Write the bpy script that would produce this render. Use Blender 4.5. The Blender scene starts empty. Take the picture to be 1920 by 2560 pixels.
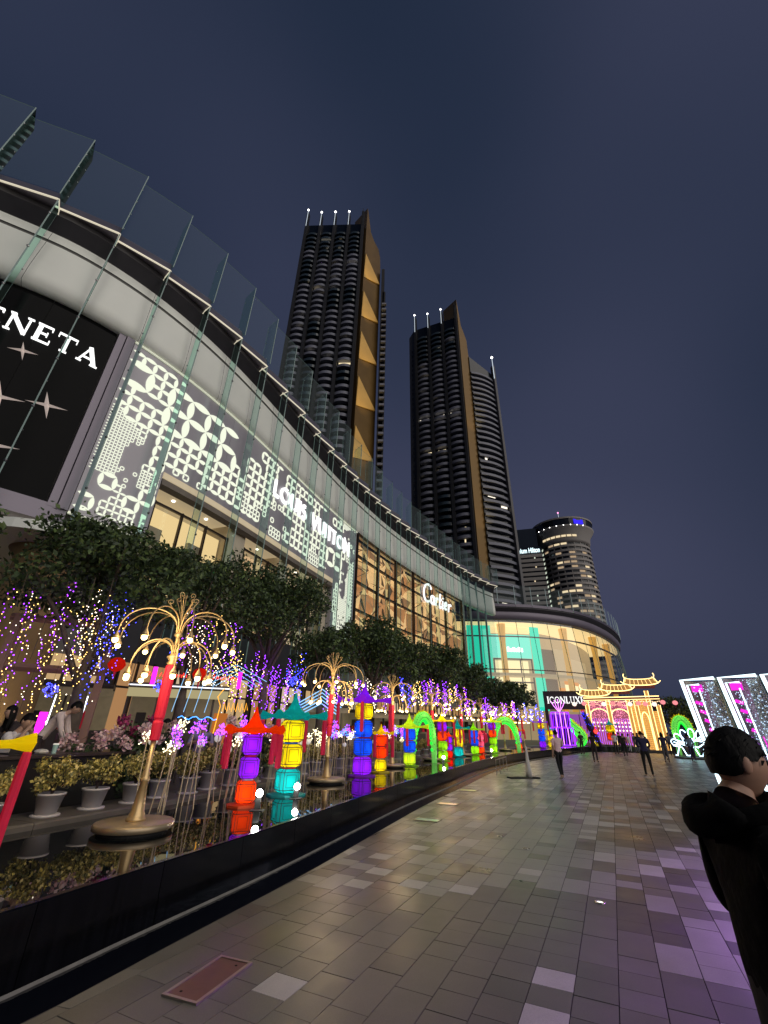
import bpy, bmesh, math, random
import numpy as np
from mathutils import Vector, Matrix
random.seed(7)
PI = math.pi
scene = bpy.context.scene
COL = scene.collection

# ------------------------------------------------------------------ camera
CAM_H = 1.65
def cam_matrix():
    F, CX, CY, ZX, ZY = 1061., 960., 1280., 1002., -802.
    up = Vector((ZX-CX, ZY-CY, F)).normalized()
    f = Vector((0, 0, 1)); fh = (f-up*f.dot(up)).normalized(); r = fh.cross(up)
    if r.x < 0: r = -r
    R = Matrix((r, fh, up))
    m = Matrix((R @ Vector((1, 0, 0)), R @ Vector((0, -1, 0)), R @ Vector((0, 0, -1)))).transposed().to_4x4()
    m.translation = (0, 0, CAM_H)
    return m
cd = bpy.data.cameras.new('camera'); cam = bpy.data.objects.new('camera', cd); COL.objects.link(cam)
cd.sensor_fit = 'VERTICAL'; cd.sensor_height = 24.0; cd.lens = 1061./2560.*24.0
cd.clip_start = 0.05; cd.clip_end = 6000
cam.matrix_world = cam_matrix(); scene.camera = cam

# ------------------------------------------------------------------ sky, sun, exposure
world = bpy.data.worlds.new('World'); scene.world = world; world.use_nodes = True
wn, wl = world.node_tree.nodes, world.node_tree.links
wn.clear()
w_out = wn.new('ShaderNodeOutputWorld'); w_bg = wn.new('ShaderNodeBackground')
w_sky = wn.new('ShaderNodeTexSky'); w_sky.sky_type = 'NISHITA'; w_sky.sun_disc = False
w_sky.sun_elevation = math.radians(-3.0); w_sky.sun_rotation = math.radians(150)
w_sky.air_density = 2.0; w_sky.dust_density = 3.0; w_sky.ozone_density = 3.0
# dusk overcast lit by the city: one even cloud deck over the last of the twilight
w_geo = wn.new('ShaderNodeTexCoord'); w_map = wn.new('ShaderNodeMapping'); w_map.inputs['Scale'].default_value = (1.0, 1.0, 1.3)
w_map.inputs['Location'].default_value = (0.0, 0.0, 0.0)
w_noise = wn.new('ShaderNodeTexNoise'); w_noise.inputs['Scale'].default_value = 1.0; w_noise.inputs['Detail'].default_value = 1.5; w_noise.inputs['Roughness'].default_value = 0.45
w_ramp = wn.new('ShaderNodeValToRGB')
w_ramp.color_ramp.elements[0].position = 0.30; w_ramp.color_ramp.elements[0].color = (0.0085, 0.0180, 0.038, 1)
w_ramp.color_ramp.elements[1].position = 0.72; w_ramp.color_ramp.elements[1].color = (0.050, 0.056, 0.103, 1)
w_add = wn.new('ShaderNodeMix'); w_add.data_type = 'RGBA'; w_add.blend_type = 'ADD'; w_add.inputs[0].default_value = 0.10
wl.new(w_geo.outputs['Generated'], w_map.inputs['Vector']); wl.new(w_map.outputs['Vector'], w_noise.inputs['Vector'])
wl.new(w_noise.outputs['Fac'], w_ramp.inputs['Fac'])
wl.new(w_ramp.outputs['Color'], w_add.inputs[6]); wl.new(w_sky.outputs['Color'], w_add.inputs[7])
wl.new(w_add.outputs[2], w_bg.inputs['Color']); w_bg.inputs['Strength'].default_value = 1.0
wl.new(w_bg.outputs['Background'], w_out.inputs['Surface'])
sd = bpy.data.lights.new('sun', 'SUN'); sun = bpy.data.objects.new('sun', sd); COL.objects.link(sun)
sd.energy = 1.45; sd.angle = math.radians(70); sd.color = (1.0, 0.93, 0.84)
sun.rotation_euler = Vector((-0.66, 0.60, -0.42)).to_track_quat('-Z', 'Y').to_euler()
vs = scene.view_settings
vs.view_transform = 'Standard'; vs.look = 'None'; vs.exposure = 0.0; vs.gamma = 1.0; vs.use_curve_mapping = False
scene.cycles.use_denoising = True; scene.cycles.max_bounces = 8; scene.cycles.transparent_max_bounces = 24
scene.cycles.glossy_bounces = 4; scene.cycles.diffuse_bounces = 2; scene.cycles.caustics_reflective = False; scene.cycles.caustics_refractive = False
scene.cycles.sample_clamp_indirect = 4.0; scene.cycles.use_light_tree = True

# ------------------------------------------------------------------ helpers
def thing(name, label, cat, loc=(0, 0, 0), rz=0.0, group=None):
    o = bpy.data.objects.new(name, None); COL.objects.link(o); o.empty_display_size = 0.1
    o.location = loc; o.rotation_euler = (0, 0, rz)
    return tag(o, label, cat, group)
def tag(o, label, cat=None, group=None, kind=None):
    if label: o['label'] = label
    if cat: o['category'] = cat
    if group: o['group'] = group
    if kind: o['kind'] = kind
    return o
def link(name, mesh, parent=None, loc=None, rot=None, scale=None):
    o = bpy.data.objects.new(name, mesh); COL.objects.link(o)
    if parent: o.parent = parent
    if loc is not None: o.location = loc
    if rot is not None: o.rotation_euler = rot
    if scale is not None: o.scale = scale
    return o
def copy_tree(o, parent=None):
    c = o.copy(); COL.objects.link(c); c.parent = parent
    for ch in list(o.children): copy_tree(ch, c)
    return c
def place_copy(proto, loc, rz=0.0, sc=1.0, label=None, group=None):
    c = copy_tree(proto); c.location = loc; c.rotation_euler = (0, 0, rz); c.scale = (sc, sc, sc)
    if label: c['label'] = label
    if group: c['group'] = group
    return c
class MB:
    def __init__(self): self.v = []; self.f = []; self.m = []
    def add(self, vs, fs, m=0):
        b = len(self.v); self.v += [tuple(p) for p in vs]; self.f += [tuple(i+b for i in f) for f in fs]; self.m += [m]*len(fs); return self
    def box(self, c, s, m=0, M=None, rz=0.0):
        hx, hy, hz = s[0]/2, s[1]/2, s[2]/2
        vs = [Vector((x, y, z)) for z in (-hz, hz) for y in (-hy, hy) for x in (-hx, hx)]
        if rz: R = Matrix.Rotation(rz, 3, 'Z'); vs = [R @ p for p in vs]
        if M is not None: vs = [M @ p for p in vs]
        c = Vector(c); return self.add([p+c for p in vs], [(0, 2, 3, 1), (4, 5, 7, 6), (0, 1, 5, 4), (1, 3, 7, 5), (3, 2, 6, 7), (2, 0, 4, 6)], m)
    def hexa(self, p, m=0):   # 8 points: bottom 4 ccw, top 4 ccw
        return self.add(p, [(3, 2, 1, 0), (4, 5, 6, 7), (0, 1, 5, 4), (1, 2, 6, 5), (2, 3, 7, 6), (3, 0, 4, 7)], m)
    def tube(self, pts, r, n=8, m=0, caps=True, closed=False):
        pts = [Vector(p) for p in pts]; k = len(pts); rs = r if hasattr(r, '__len__') else [r]*k
        vs = []; fs = []; prev = None
        for i, p in enumerate(pts):
            if closed: t = pts[(i+1) % k]-pts[i-1]
            else: t = pts[min(i+1, k-1)]-pts[max(i-1, 0)]
            t = t.normalized() if t.length > 1e-9 else Vector((0, 0, 1))
            if prev is None:
                a = Vector((0, 0, 1)) if abs(t.z) < .9 else Vector((1, 0, 0)); u = t.cross(a).normalized()
            else:
                u = prev-t*prev.dot(t); u = u.normalized() if u.length > 1e-6 else t.orthogonal().normalized()
            prev = u; w = t.cross(u)
            vs += [p+(u*math.cos(2*PI*j/n)+w*math.sin(2*PI*j/n))*rs[i] for j in range(n)]
        for i in range(k if closed else k-1):
            a = i*n; b = ((i+1) % k)*n
            fs += [(a+j, a+(j+1) % n, b+(j+1) % n, b+j) for j in range(n)]
        if caps and not closed: fs += [tuple(reversed(range(n))), tuple(range((k-1)*n, k*n))]
        return self.add(vs, fs, m)
    def lathe(self, prof, n=16, c=(0, 0, 0), m=0, ph=0.0):
        vs = []; fs = []; k = len(prof)
        for r, z in prof: vs += [(c[0]+r*math.cos(2*PI*j/n+ph), c[1]+r*math.sin(2*PI*j/n+ph), c[2]+z) for j in range(n)]
        for i in range(k-1): fs += [(i*n+j, i*n+(j+1) % n, (i+1)*n+(j+1) % n, (i+1)*n+j) for j in range(n)]
        fs += [tuple(reversed(range(n))), tuple(range((k-1)*n, k*n))]
        return self.add(vs, fs, m)
    def ball(self, c, r, n=8, k=5, m=0, sq=(1, 1, 1)):
        c = Vector(c); vs = [c+Vector((0, 0, -r*sq[2]))]
        for i in range(1, k):
            a = PI*i/k-PI/2
            vs += [c+Vector((r*sq[0]*math.cos(a)*math.cos(2*PI*j/n), r*sq[1]*math.cos(a)*math.sin(2*PI*j/n), r*sq[2]*math.sin(a))) for j in range(n)]
        vs.append(c+Vector((0, 0, r*sq[2]))); L = len(vs)-1; fs = []
        for j in range(n): fs.append((0, 1+(j+1) % n, 1+j)); fs.append((L, L-n+j, L-n+(j+1) % n))
        for i in range(k-2):
            a = 1+i*n; fs += [(a+j, a+(j+1) % n, a+n+(j+1) % n, a+n+j) for j in range(n)]
        return self.add(vs, fs, m)
    def octa(self, c, r, m=0):
        x, y, z = c; return self.add([(x+r, y, z), (x, y+r, z), (x-r, y, z), (x, y-r, z), (x, y, z+r), (x, y, z-r)],
            [(0, 1, 4), (1, 2, 4), (2, 3, 4), (3, 0, 4), (1, 0, 5), (2, 1, 5), (3, 2, 5), (0, 3, 5)], m)
    def mesh(self, name, mats, smooth=False, org=None):
        me = bpy.data.meshes.new(name)
        vs = self.v if org is None else [(x-org[0], y-org[1], z-org[2]) for x, y, z in self.v]
        me.from_pydata(vs, [], self.f)
        for mt in (mats if isinstance(mats, (list, tuple)) else [mats]): me.materials.append(mt)
        if len(me.materials) > 1: me.polygons.foreach_set('material_index', self.m)
        if smooth: me.polygons.foreach_set('use_smooth', [True]*len(me.polygons))
        me.update(); return me
    def build(self, name, mats, parent=None, smooth=False, org=None):
        return link(name, self.mesh(name, mats, smooth, org), parent)
def struct(name, mb, mats, smooth=False):
    o = mb.build(name, mats, None, smooth); o['kind'] = 'structure'; return o
def org(o): return tuple(o.location)

# ------------------------------------------------------------------ materials
MATS = {}
def mat(name, col, rough=0.6, metal=0.0, var=0.12, scale=6.0, bump=0.0, emis=None, es=0.0, spec=0.5, coat=0.0, stretch=None):
    if name in MATS: return MATS[name]
    m = bpy.data.materials.new(name); m.use_nodes = True; nt = m.node_tree; b = nt.nodes['Principled BSDF']
    b.inputs['Base Color'].default_value = (*col, 1); b.inputs['Roughness'].default_value = rough; b.inputs['Metallic'].default_value = metal
    b.inputs['Specular IOR Level'].default_value = spec; b.inputs['Coat Weight'].default_value = coat
    if var or bump:
        tc = nt.nodes.new('ShaderNodeTexCoord'); nz = nt.nodes.new('ShaderNodeTexNoise'); nz.inputs['Scale'].default_value = scale; nz.inputs['Detail'].default_value = 5
        if stretch:
            mp = nt.nodes.new('ShaderNodeMapping'); mp.inputs['Scale'].default_value = stretch
            nt.links.new(tc.outputs['Object'], mp.inputs['Vector']); nt.links.new(mp.outputs['Vector'], nz.inputs['Vector'])
        else: nt.links.new(tc.outputs['Object'], nz.inputs['Vector'])
        if var:
            hv = nt.nodes.new('ShaderNodeMix'); hv.data_type = 'RGBA'
            hv.inputs[6].default_value = (*[c*(1-var*1.6) for c in col], 1); hv.inputs[7].default_value = (*[min(1, c*(1+var*1.6)) for c in col], 1)
            nt.links.new(nz.outputs['Fac'], hv.inputs[0]); nt.links.new(hv.outputs[2], b.inputs['Base Color'])
            mr = nt.nodes.new('ShaderNodeMapRange'); mr.inputs[3].default_value = max(0.02, rough-.1); mr.inputs[4].default_value = min(1, rough+.1)
            nt.links.new(nz.outputs['Fac'], mr.inputs[0]); nt.links.new(mr.outputs[0], b.inputs['Roughness'])
        if bump:
            bp = nt.nodes.new('ShaderNodeBump'); bp.inputs['Strength'].default_value = bump; bp.inputs['Distance'].default_value = 0.02
            nt.links.new(nz.outputs['Fac'], bp.inputs['Height']); nt.links.new(bp.outputs['Normal'], b.inputs['Normal'])
    if emis: b.inputs['Emission Color'].default_value = (*emis, 1); b.inputs['Emission Strength'].default_value = es
    MATS[name] = m; return m
def glow(name, col, s):
    if name in MATS: return MATS[name]
    m = bpy.data.materials.new(name); m.use_nodes = True; nt = m.node_tree; nt.nodes.clear()
    o = nt.nodes.new('ShaderNodeOutputMaterial'); e = nt.nodes.new('ShaderNodeEmission')
    e.inputs['Color'].default_value = (*col, 1); e.inputs['Strength'].default_value = s
    nt.links.new(e.outputs[0], o.inputs['Surface']); MATS[name] = m; return m
def lantern_cloth(name, col, es):     # thin lit cloth: lets the bulb inside through, and holds some light itself
    if name in MATS: return MATS[name]
    m = bpy.data.materials.new(name); m.use_nodes = True; nt = m.node_tree; nt.nodes.clear()
    o = nt.nodes.new('ShaderNodeOutputMaterial'); e = nt.nodes.new('ShaderNodeEmission'); t = nt.nodes.new('ShaderNodeBsdfTranslucent'); d = nt.nodes.new('ShaderNodeBsdfDiffuse')
    mx = nt.nodes.new('ShaderNodeMixShader'); ad = nt.nodes.new('ShaderNodeAddShader'); mx.inputs[0].default_value = .3
    tc = nt.nodes.new('ShaderNodeTexCoord'); nz = nt.nodes.new('ShaderNodeTexNoise'); nz.inputs['Scale'].default_value = 5; nz.inputs['Detail'].default_value = 3
    mr = nt.nodes.new('ShaderNodeMapRange'); mr.inputs[3].default_value = es*.65; mr.inputs[4].default_value = es*1.35
    nt.links.new(tc.outputs['Object'], nz.inputs['Vector']); nt.links.new(nz.outputs['Fac'], mr.inputs[0]); nt.links.new(mr.outputs[0], e.inputs['Strength'])
    for n in (e, t, d): n.inputs['Color'].default_value = (*col, 1)
    nt.links.new(t.outputs[0], mx.inputs[1]); nt.links.new(d.outputs[0], mx.inputs[2]); nt.links.new(mx.outputs[0], ad.inputs[0]); nt.links.new(e.outputs[0], ad.inputs[1])
    nt.links.new(ad.outputs[0], o.inputs['Surface']); MATS[name] = m; return m
ORD1 = ['', 'first', 'second', 'third', 'fourth', 'fifth', 'sixth', 'seventh', 'eighth', 'ninth', 'tenth', 'eleventh', 'twelfth', 'thirteenth', 'fourteenth', 'fifteenth', 'sixteenth', 'seventeenth', 'eighteenth', 'nineteenth']
def ordinal(n):
    if n < 20: return ORD1[n]
    t = ['twent', 'thirt', 'fort', 'fift', 'sixt'][n//10-2]
    return t+'ieth' if n % 10 == 0 else t+'y-'+ORD1[n % 10]
def pane(name, tint=(.8, .95, .92), refl=0.12, rough=0.02, gcol=(1, 1, 1), ior=1.5):
    if name in MATS: return MATS[name]
    m = bpy.data.materials.new(name); m.use_nodes = True; nt = m.node_tree; nt.nodes.clear()
    o = nt.nodes.new('ShaderNodeOutputMaterial'); t = nt.nodes.new('ShaderNodeBsdfTransparent'); g = nt.nodes.new('ShaderNodeBsdfGlossy')
    fr = nt.nodes.new('ShaderNodeFresnel'); fr.inputs['IOR'].default_value = ior
    ma = nt.nodes.new('ShaderNodeMath'); ma.operation = 'ADD'; ma.inputs[1].default_value = refl; ma.use_clamp = True
    mx = nt.nodes.new('ShaderNodeMixShader'); t.inputs['Color'].default_value = (*tint, 1); g.inputs['Color'].default_value = (*gcol, 1); g.inputs['Roughness'].default_value = rough
    nt.links.new(fr.outputs[0], ma.inputs[0]); nt.links.new(ma.outputs[0], mx.inputs[0]); nt.links.new(t.outputs[0], mx.inputs[1]); nt.links.new(g.outputs[0], mx.inputs[2])
    nt.links.new(mx.outputs[0], o.inputs['Surface']); MATS[name] = m; return m

# stroke lettering: each glyph is a list of polylines in a 1-high box, drawn as flat raised bars
def arc(cx, cy, rx, ry, a0, a1, n=14): return [(cx+rx*math.cos(math.radians(a0+(a1-a0)*i/n)), cy+ry*math.sin(math.radians(a0+(a1-a0)*i/n))) for i in range(n+1)]
SANS = {
 'L': (.52, [[(.08, 1), (.08, .08), (.5, .08)]]), 'O': (1.0, [arc(.5, .5, .42, .42, 0, 360, 24)]),
 'U': (.78, [[(.08, 1), (.08, .36)]+arc(.38, .36, .30, .28, 180, 360)[1:]+[(.68, 1)]]), 'I': (.2, [[(.1, 0), (.1, 1)]]),
 'S': (.62, [arc(.3, .73, .21, .19, 40, 270, 10)+arc(.3, .30, .24, .24, 90, -140, 10)[0:]]), 'V': (.82, [[(.04, 1), (.41, .06), (.78, 1)]]),
 'T': (.56, [[(.02, .93), (.54, .93)], [(.28, .9), (.28, 0)]]), 'N': (.86, [[(.08, 0), (.08, .97), (.76, .05), (.76, 1)]]), ' ': (.45, []),
}
def ribbon(mb, pts, w, put, d0, d1, m=0):
    P = [Vector((p[0], p[1])) for p in pts]; k = len(P); Lf = []; Rt = []
    closed = (P[0]-P[-1]).length < 1e-4
    for i in range(k):
        if closed: a = P[i-1] if i else P[-2]; b = P[i+1] if i < k-1 else P[1]
        else: a = P[max(i-1, 0)]; b = P[min(i+1, k-1)]
        d1_ = (P[i]-a); d2_ = (b-P[i])
        if d1_.length < 1e-6: d1_ = d2_
        if d2_.length < 1e-6: d2_ = d1_
        d1_.normalize(); d2_.normalize(); t = d1_+d2_
        t = t.normalized() if t.length > 1e-3 else d1_
        n = Vector((-t.y, t.x)); cs = max(.45, abs(n.dot(Vector((-d1_.y, d1_.x)))))
        Lf.append(P[i]+n*(w/2/cs)); Rt.append(P[i]-n*(w/2/cs))
    vs = []
    for q in range(k): vs += [put(Lf[q].x, Lf[q].y, d1), put(Rt[q].x, Rt[q].y, d1), put(Lf[q].x, Lf[q].y, d0), put(Rt[q].x, Rt[q].y, d0)]
    fs = []
    for q in range(k-1):
        a = q*4; b = a+4
        fs += [(a, a+1, b+1, b), (a+2, b+2, b+3, a+3), (a, b, b+2, a+2), (a+1, a+3, b+3, b+1)]
    fs += [(0, 2, 3, 1), ((k-1)*4, (k-1)*4+1, (k-1)*4+3, (k-1)*4+2)]
    mb.add(vs, fs, m)

# ------------------------------------------------------------------ curves in plan
class Curve:
    def __init__(self, pts, step=0.5, s0=0.0):
        P = [Vector((p[0], p[1])) for p in pts]; P = [P[0]*2-P[1]]+P+[P[-1]*2-P[-2]]; out = []
        for i in range(1, len(P)-2):
            p0, p1, p2, p3 = P[i-1:i+3]; n = max(2, int((p2-p1).length/step*2))
            for k in range(n):
                t = k/n; out.append(.5*((2*p1)+(p2-p0)*t+(2*p0-5*p1+4*p2-p3)*t*t+(3*p1-p0-3*p2+p3)*t**3))
        out.append(P[-2]); a = np.array([(p.x, p.y) for p in out])
        d = np.r_[0, np.cumsum(np.hypot(*np.diff(a, axis=0).T))]; n = int(d[-1]/step)+2
        self.s = np.linspace(0, d[-1], n); self.x = np.interp(self.s, d, a[:, 0]); self.y = np.interp(self.s, d, a[:, 1])
        tx = np.gradient(self.x, self.s); ty = np.gradient(self.y, self.s); k = np.hypot(tx, ty); self.tx = tx/k; self.ty = ty/k
        self.L = d[-1]; self.s0 = s0
    def tan(self, s):
        s = s-self.s0; return Vector((np.interp(s, self.s, self.tx), np.interp(s, self.s, self.ty), 0)).normalized()
    def nor(self, s): t = self.tan(s); return Vector((t.y, -t.x, 0))     # to the right of travel
    def at(self, s, o=0.0, z=0.0):
        q = s-self.s0; p = Vector((np.interp(q, self.s, self.x), np.interp(q, self.s, self.y), z))
        if q < 0: p += self.tan(s)*q
        if q > self.L: p += self.tan(s)*(q-self.L)
        return p+self.nor(s)*o
    def near(self, x, y):
        i = int(np.argmin((self.x-x)**2+(self.y-y)**2)); n = (self.ty[i], -self.tx[i])
        return self.s[i]+self.s0, (x-self.x[i])*n[0]+(y-self.y[i])*n[1]
def loft(mb, cv, s0, s1, prof, ds=1.0, m=0, closed=False, cap=False):
    n = max(1, int(round((s1-s0)/ds))); k = len(prof); vs = []; fs = []
    for i in range(n+1):
        s = s0+(s1-s0)*i/n; vs += [cv.at(s, o, z) for o, z in prof]
    for i in range(n):
        for j in range(k if closed else k-1):
            a = i*k+j; b = i*k+(j+1) % k; fs.append((a, b, b+k, a+k))
    if cap and closed: fs += [tuple(range(k)), tuple(reversed(range(n*k, n*k+k)))]
    mb.add(vs, fs, m); return mb
RIM = Curve([(-5.2, -1.2), (-3.6, 2.0), (-2.6, 4.0), (-2.2, 5.0), (-1.33, 7.15), (-0.3, 10.0), (0.82, 13.0), (2.5, 17.0), (4.7, 22.3), (7.8, 28.5), (11.6, 34.6), (15.5, 40.0), (18.5, 44.6), (22.0, 47.6), (27.0, 48.2)], .25)

# ------------------------------------------------------------------ ground, promenade
m_ground = mat('ground_asphalt', (.04, .04, .045), .8, var=.2, scale=.6)
mb = MB(); mb.add([(-900, -300, -.40), (900, -300, -.40), (900, 1500, -.40), (-900, 1500, -.40)], [(0, 1, 2, 3)]); struct('ground', mb, m_ground)
m_joint = mat('paving_joint', (.03, .028, .026), 1.0, spec=0.0)
def granite(name, col, rough):
    m = mat(name, col, rough, var=.10, scale=3.0, bump=.0)
    nt = m.node_tree; b = nt.nodes['Principled BSDF']; tc = nt.nodes.new('ShaderNodeNewGeometry')
    src = b.inputs['Base Color'].links[0].from_socket
    sp = nt.nodes.new('ShaderNodeTexNoise'); sp.inputs['Scale'].default_value = 190; sp.inputs['Detail'].default_value = 2
    mx = nt.nodes.new('ShaderNodeMix'); mx.data_type = 'RGBA'; mx.blend_type = 'OVERLAY'; mx.inputs[0].default_value = .45
    bw = nt.nodes.new('ShaderNodeRGBToBW'); nt.links.new(tc.outputs['Position'], sp.inputs['Vector'])
    nz0 = nt.nodes['Noise Texture']; nt.links.new(tc.outputs['Position'], nz0.inputs['Vector']); nt.links.new(sp.outputs['Color'], bw.inputs[0])
    nt.links.new(src, mx.inputs[6]); nt.links.new(bw.outputs[0], mx.inputs[7]); st = nt.nodes.new('ShaderNodeTexNoise'); st.inputs['Scale'].default_value = .9; st.inputs['Detail'].default_value = 8; st.inputs['Roughness'].default_value = .7; nt.links.new(tc.outputs['Position'], st.inputs['Vector'])
    rp = nt.nodes.new('ShaderNodeValToRGB'); rp.color_ramp.elements[0].position = .30; rp.color_ramp.elements[0].color = (.68, .67, .66, 1); rp.color_ramp.elements[1].position = .66; rp.color_ramp.elements[1].color = (1, 1, 1, 1); nt.links.new(st.outputs['Fac'], rp.inputs['Fac'])
    mu = nt.nodes.new('ShaderNodeMix'); mu.data_type = 'RGBA'; mu.blend_type = 'MULTIPLY'; mu.inputs[0].default_value = .8; nt.links.new(mx.outputs[2], mu.inputs[6]); nt.links.new(rp.outputs['Color'], mu.inputs[7]); nt.links.new(mu.outputs[2], b.inputs['Base Color'])
    rr = nt.nodes.new('ShaderNodeMapRange'); rr.inputs[1].default_value = .35; rr.inputs[2].default_value = .65; rr.inputs[3].default_value = rough-.06; rr.inputs[4].default_value = rough+.10; nt.links.new(st.outputs['Fac'], rr.inputs[0]); nt.links.new(rr.outputs[0], b.inputs['Roughness']); return m
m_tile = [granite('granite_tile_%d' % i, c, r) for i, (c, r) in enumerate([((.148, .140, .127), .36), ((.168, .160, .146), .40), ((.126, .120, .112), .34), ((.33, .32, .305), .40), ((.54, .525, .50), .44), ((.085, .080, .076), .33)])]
pave = MB()
loft(pave, RIM, 0, RIM.L, [(.5, -.012), (1.2, -.012), (60, -.012)], 1.5)
promenade = struct('promenade_pavement', pave, m_joint)
kerb = MB(); loft(kerb, RIM, 0, RIM.L, [(.505, .0), (.505, -.3), (.50, -.3)], .5); kerb.build('pavement_edge', m_tile[5], promenade)
TU = Vector((math.cos(math.radians(64)), math.sin(math.radians(64)))); TV = Vector((TU.y, -TU.x)); TW, TL = .29, .283
rng = random.Random(3)
def vnoise(x, y, f):
    def h(i, j):
        v = math.sin(i*127.1+j*311.7+f*17.3)*43758.5453; return v-math.floor(v)
    x *= f; y *= f; i, j = math.floor(x), math.floor(y); u, w = x-i, y-j; u = u*u*(3-2*u); w = w*w*(3-2*w)
    return (h(i, j)*(1-u)+h(i+1, j)*u)*(1-w)+(h(i, j+1)*(1-u)+h(i+1, j+1)*u)*w
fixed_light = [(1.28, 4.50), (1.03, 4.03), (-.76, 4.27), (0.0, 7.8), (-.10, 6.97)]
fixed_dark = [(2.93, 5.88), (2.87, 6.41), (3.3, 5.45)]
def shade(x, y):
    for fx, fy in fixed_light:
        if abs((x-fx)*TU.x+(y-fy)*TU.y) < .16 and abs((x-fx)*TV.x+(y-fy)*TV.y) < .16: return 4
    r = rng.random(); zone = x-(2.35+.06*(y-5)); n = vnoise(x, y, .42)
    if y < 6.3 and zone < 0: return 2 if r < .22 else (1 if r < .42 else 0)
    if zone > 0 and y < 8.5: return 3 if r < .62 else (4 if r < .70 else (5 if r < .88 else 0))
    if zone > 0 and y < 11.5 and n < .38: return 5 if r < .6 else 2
    w = max(0.0, 1-abs(x-(2.2+.16*(y-6)))/2.6)*(1 if 6 < y < 16 else .4)  # pale tiles made denser here, partly standing in for reflected light
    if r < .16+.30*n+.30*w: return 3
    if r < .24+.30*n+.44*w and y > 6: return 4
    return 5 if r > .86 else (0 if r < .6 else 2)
tiles = []
for j in range(-30, 150):
    u = -10+rng.random()*.5
    while u < 52:
        ln = 1 if rng.random() < .58 else 2
        v0, v1 = j*TW, (j+1)*TW; cc = TU*(u+TL)+TV*((v0+v1)/2)
        if any((cc.x-fx)**2+(cc.y-fy)**2 < .2 for fx, fy in fixed_light): ln = 1
        u0, u1 = u, u+TL*ln; u = u1
        c = TU*((u0+u1)/2)+TV*((v0+v1)/2)
        if c.y < 2.2 or c.y > 46 or c.x > c.y*1.02+2.0 or c.x < -4: continue
        g = .0028
        cs = [TU*a+TV*b for a, b in ((u0+g, v0+g), (u0+g, v1-g), (u1-g, v1-g), (u1-g, v0+g))]
        cut = False; ok = False; q = []
        for p in cs:
            s, o = RIM.near(p.x, p.y)
            if o < .51: cut = True; w = RIM.at(s, .51); q.append(Vector((w.x, w.y)))
            else: ok = True; q.append(p)
        if not ok: continue
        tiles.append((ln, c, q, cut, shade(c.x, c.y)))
tiles.sort(key=lambda t: (t[1].x**2+t[1].y**2)/(t[0]**.5) if abs(t[1].x-.3) < t[1].y*.88 and t[1].y > 3.4 else 1e6)
tmesh = {}
far = MB()
for i, (ln, c, q, cut, sh) in enumerate(tiles):
    h = .0 if i >= 300 else rng.uniform(-.0012, .0012)
    if i < 300:
        if not cut and (ln, sh) in tmesh: me = tmesh[(ln, sh)]
        else:
            t = MB(); pts = [(p.x-c.x, p.y-c.y) for p in q]; e = .0006
            ctr = (sum(p[0] for p in pts)/4, sum(p[1] for p in pts)/4)
            top = [(p[0]+(ctr[0]-p[0])*e*6, p[1]+(ctr[1]-p[1])*e*6, 0) for p in pts]; bot = [(p[0], p[1], -.006) for p in pts]
            t.add(bot+top, [(4, 5, 6, 7)[::-1], (0, 1, 5, 4), (1, 2, 6, 5), (2, 3, 7, 6), (3, 0, 4, 7)])
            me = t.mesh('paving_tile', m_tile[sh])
            if not cut: tmesh[(ln, sh)] = me
        link('paving_tile', me, promenade, (c.x, c.y, h))
    else:
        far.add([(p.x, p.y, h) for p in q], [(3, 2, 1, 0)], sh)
o = far.build('far_paving_tiles', m_tile, promenade); o['kind'] = 'stuff'
m_rust = mat('hatch_plate', (.20, .10, .075), .45, .6, var=.2, scale=9, bump=.1); m_steel = mat('hatch_steel', (.45, .40, .34), .35, .9, var=.15)
def hatch(cx, cy, w, l, a, label, pm, lit=None):
    t = thing('floor_hatch', label, 'hatch', (cx, cy, 0), math.radians(a))
    f = MB()
    for sx in (-1, 1): f.box((0, sx*(w/2-.012), .006), (l, .024, .012)); f.box((sx*(l/2-.012), 0, .0062), (.024, w-.048, .0116))
    f.build('frame', m_steel, t)
    p = MB(); p.box((0, 0, .003), (l-.05, w-.05, .008)); pl = p.build('plate', pm, t)
    for sx in (-1, 1): k = MB(); k.lathe([(.011, .0071), (.011, .0078)], 8, (sx*l*.36, -sx*w*.2, 0)); k.build('key_hole', m_joint, pl)
    return t
hatch(-1.2, 4.31, .30, .61, 69, 'rusty red rectangular floor hatch in a pale steel frame near the pool', m_rust)
m_lit = mat('uplight_glass', (.5, .5, .3), .2, emis=(.75, .85, .25), es=.28); m_lit2 = mat('uplight_glass_amber', (.5, .45, .3), .2, emis=(1, .7, .3), es=.5)
m_lit3 = mat('uplight_glass_pale', (.4, .42, .36), .2, emis=(.7, .8, .6), es=.10)
for (x, y, lb, mm) in [(1.02, 10.55, 'nearest pale green glass floor light cover by the pool wall', m_lit3), (1.74, 12.69, 'amber glass floor light cover, second along the pool wall', m_lit2), (2.75, 15.4, 'yellow glass floor light cover, third along the pool wall', m_lit)]:
    hatch(x, y, .5, .34, 66, lb, mm)
m_chrome = mat('spot_ring', (.5, .5, .5), .25, 1.0); m_spot = glow('spot_lens', (1, .95, .85), 1.6)
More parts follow.
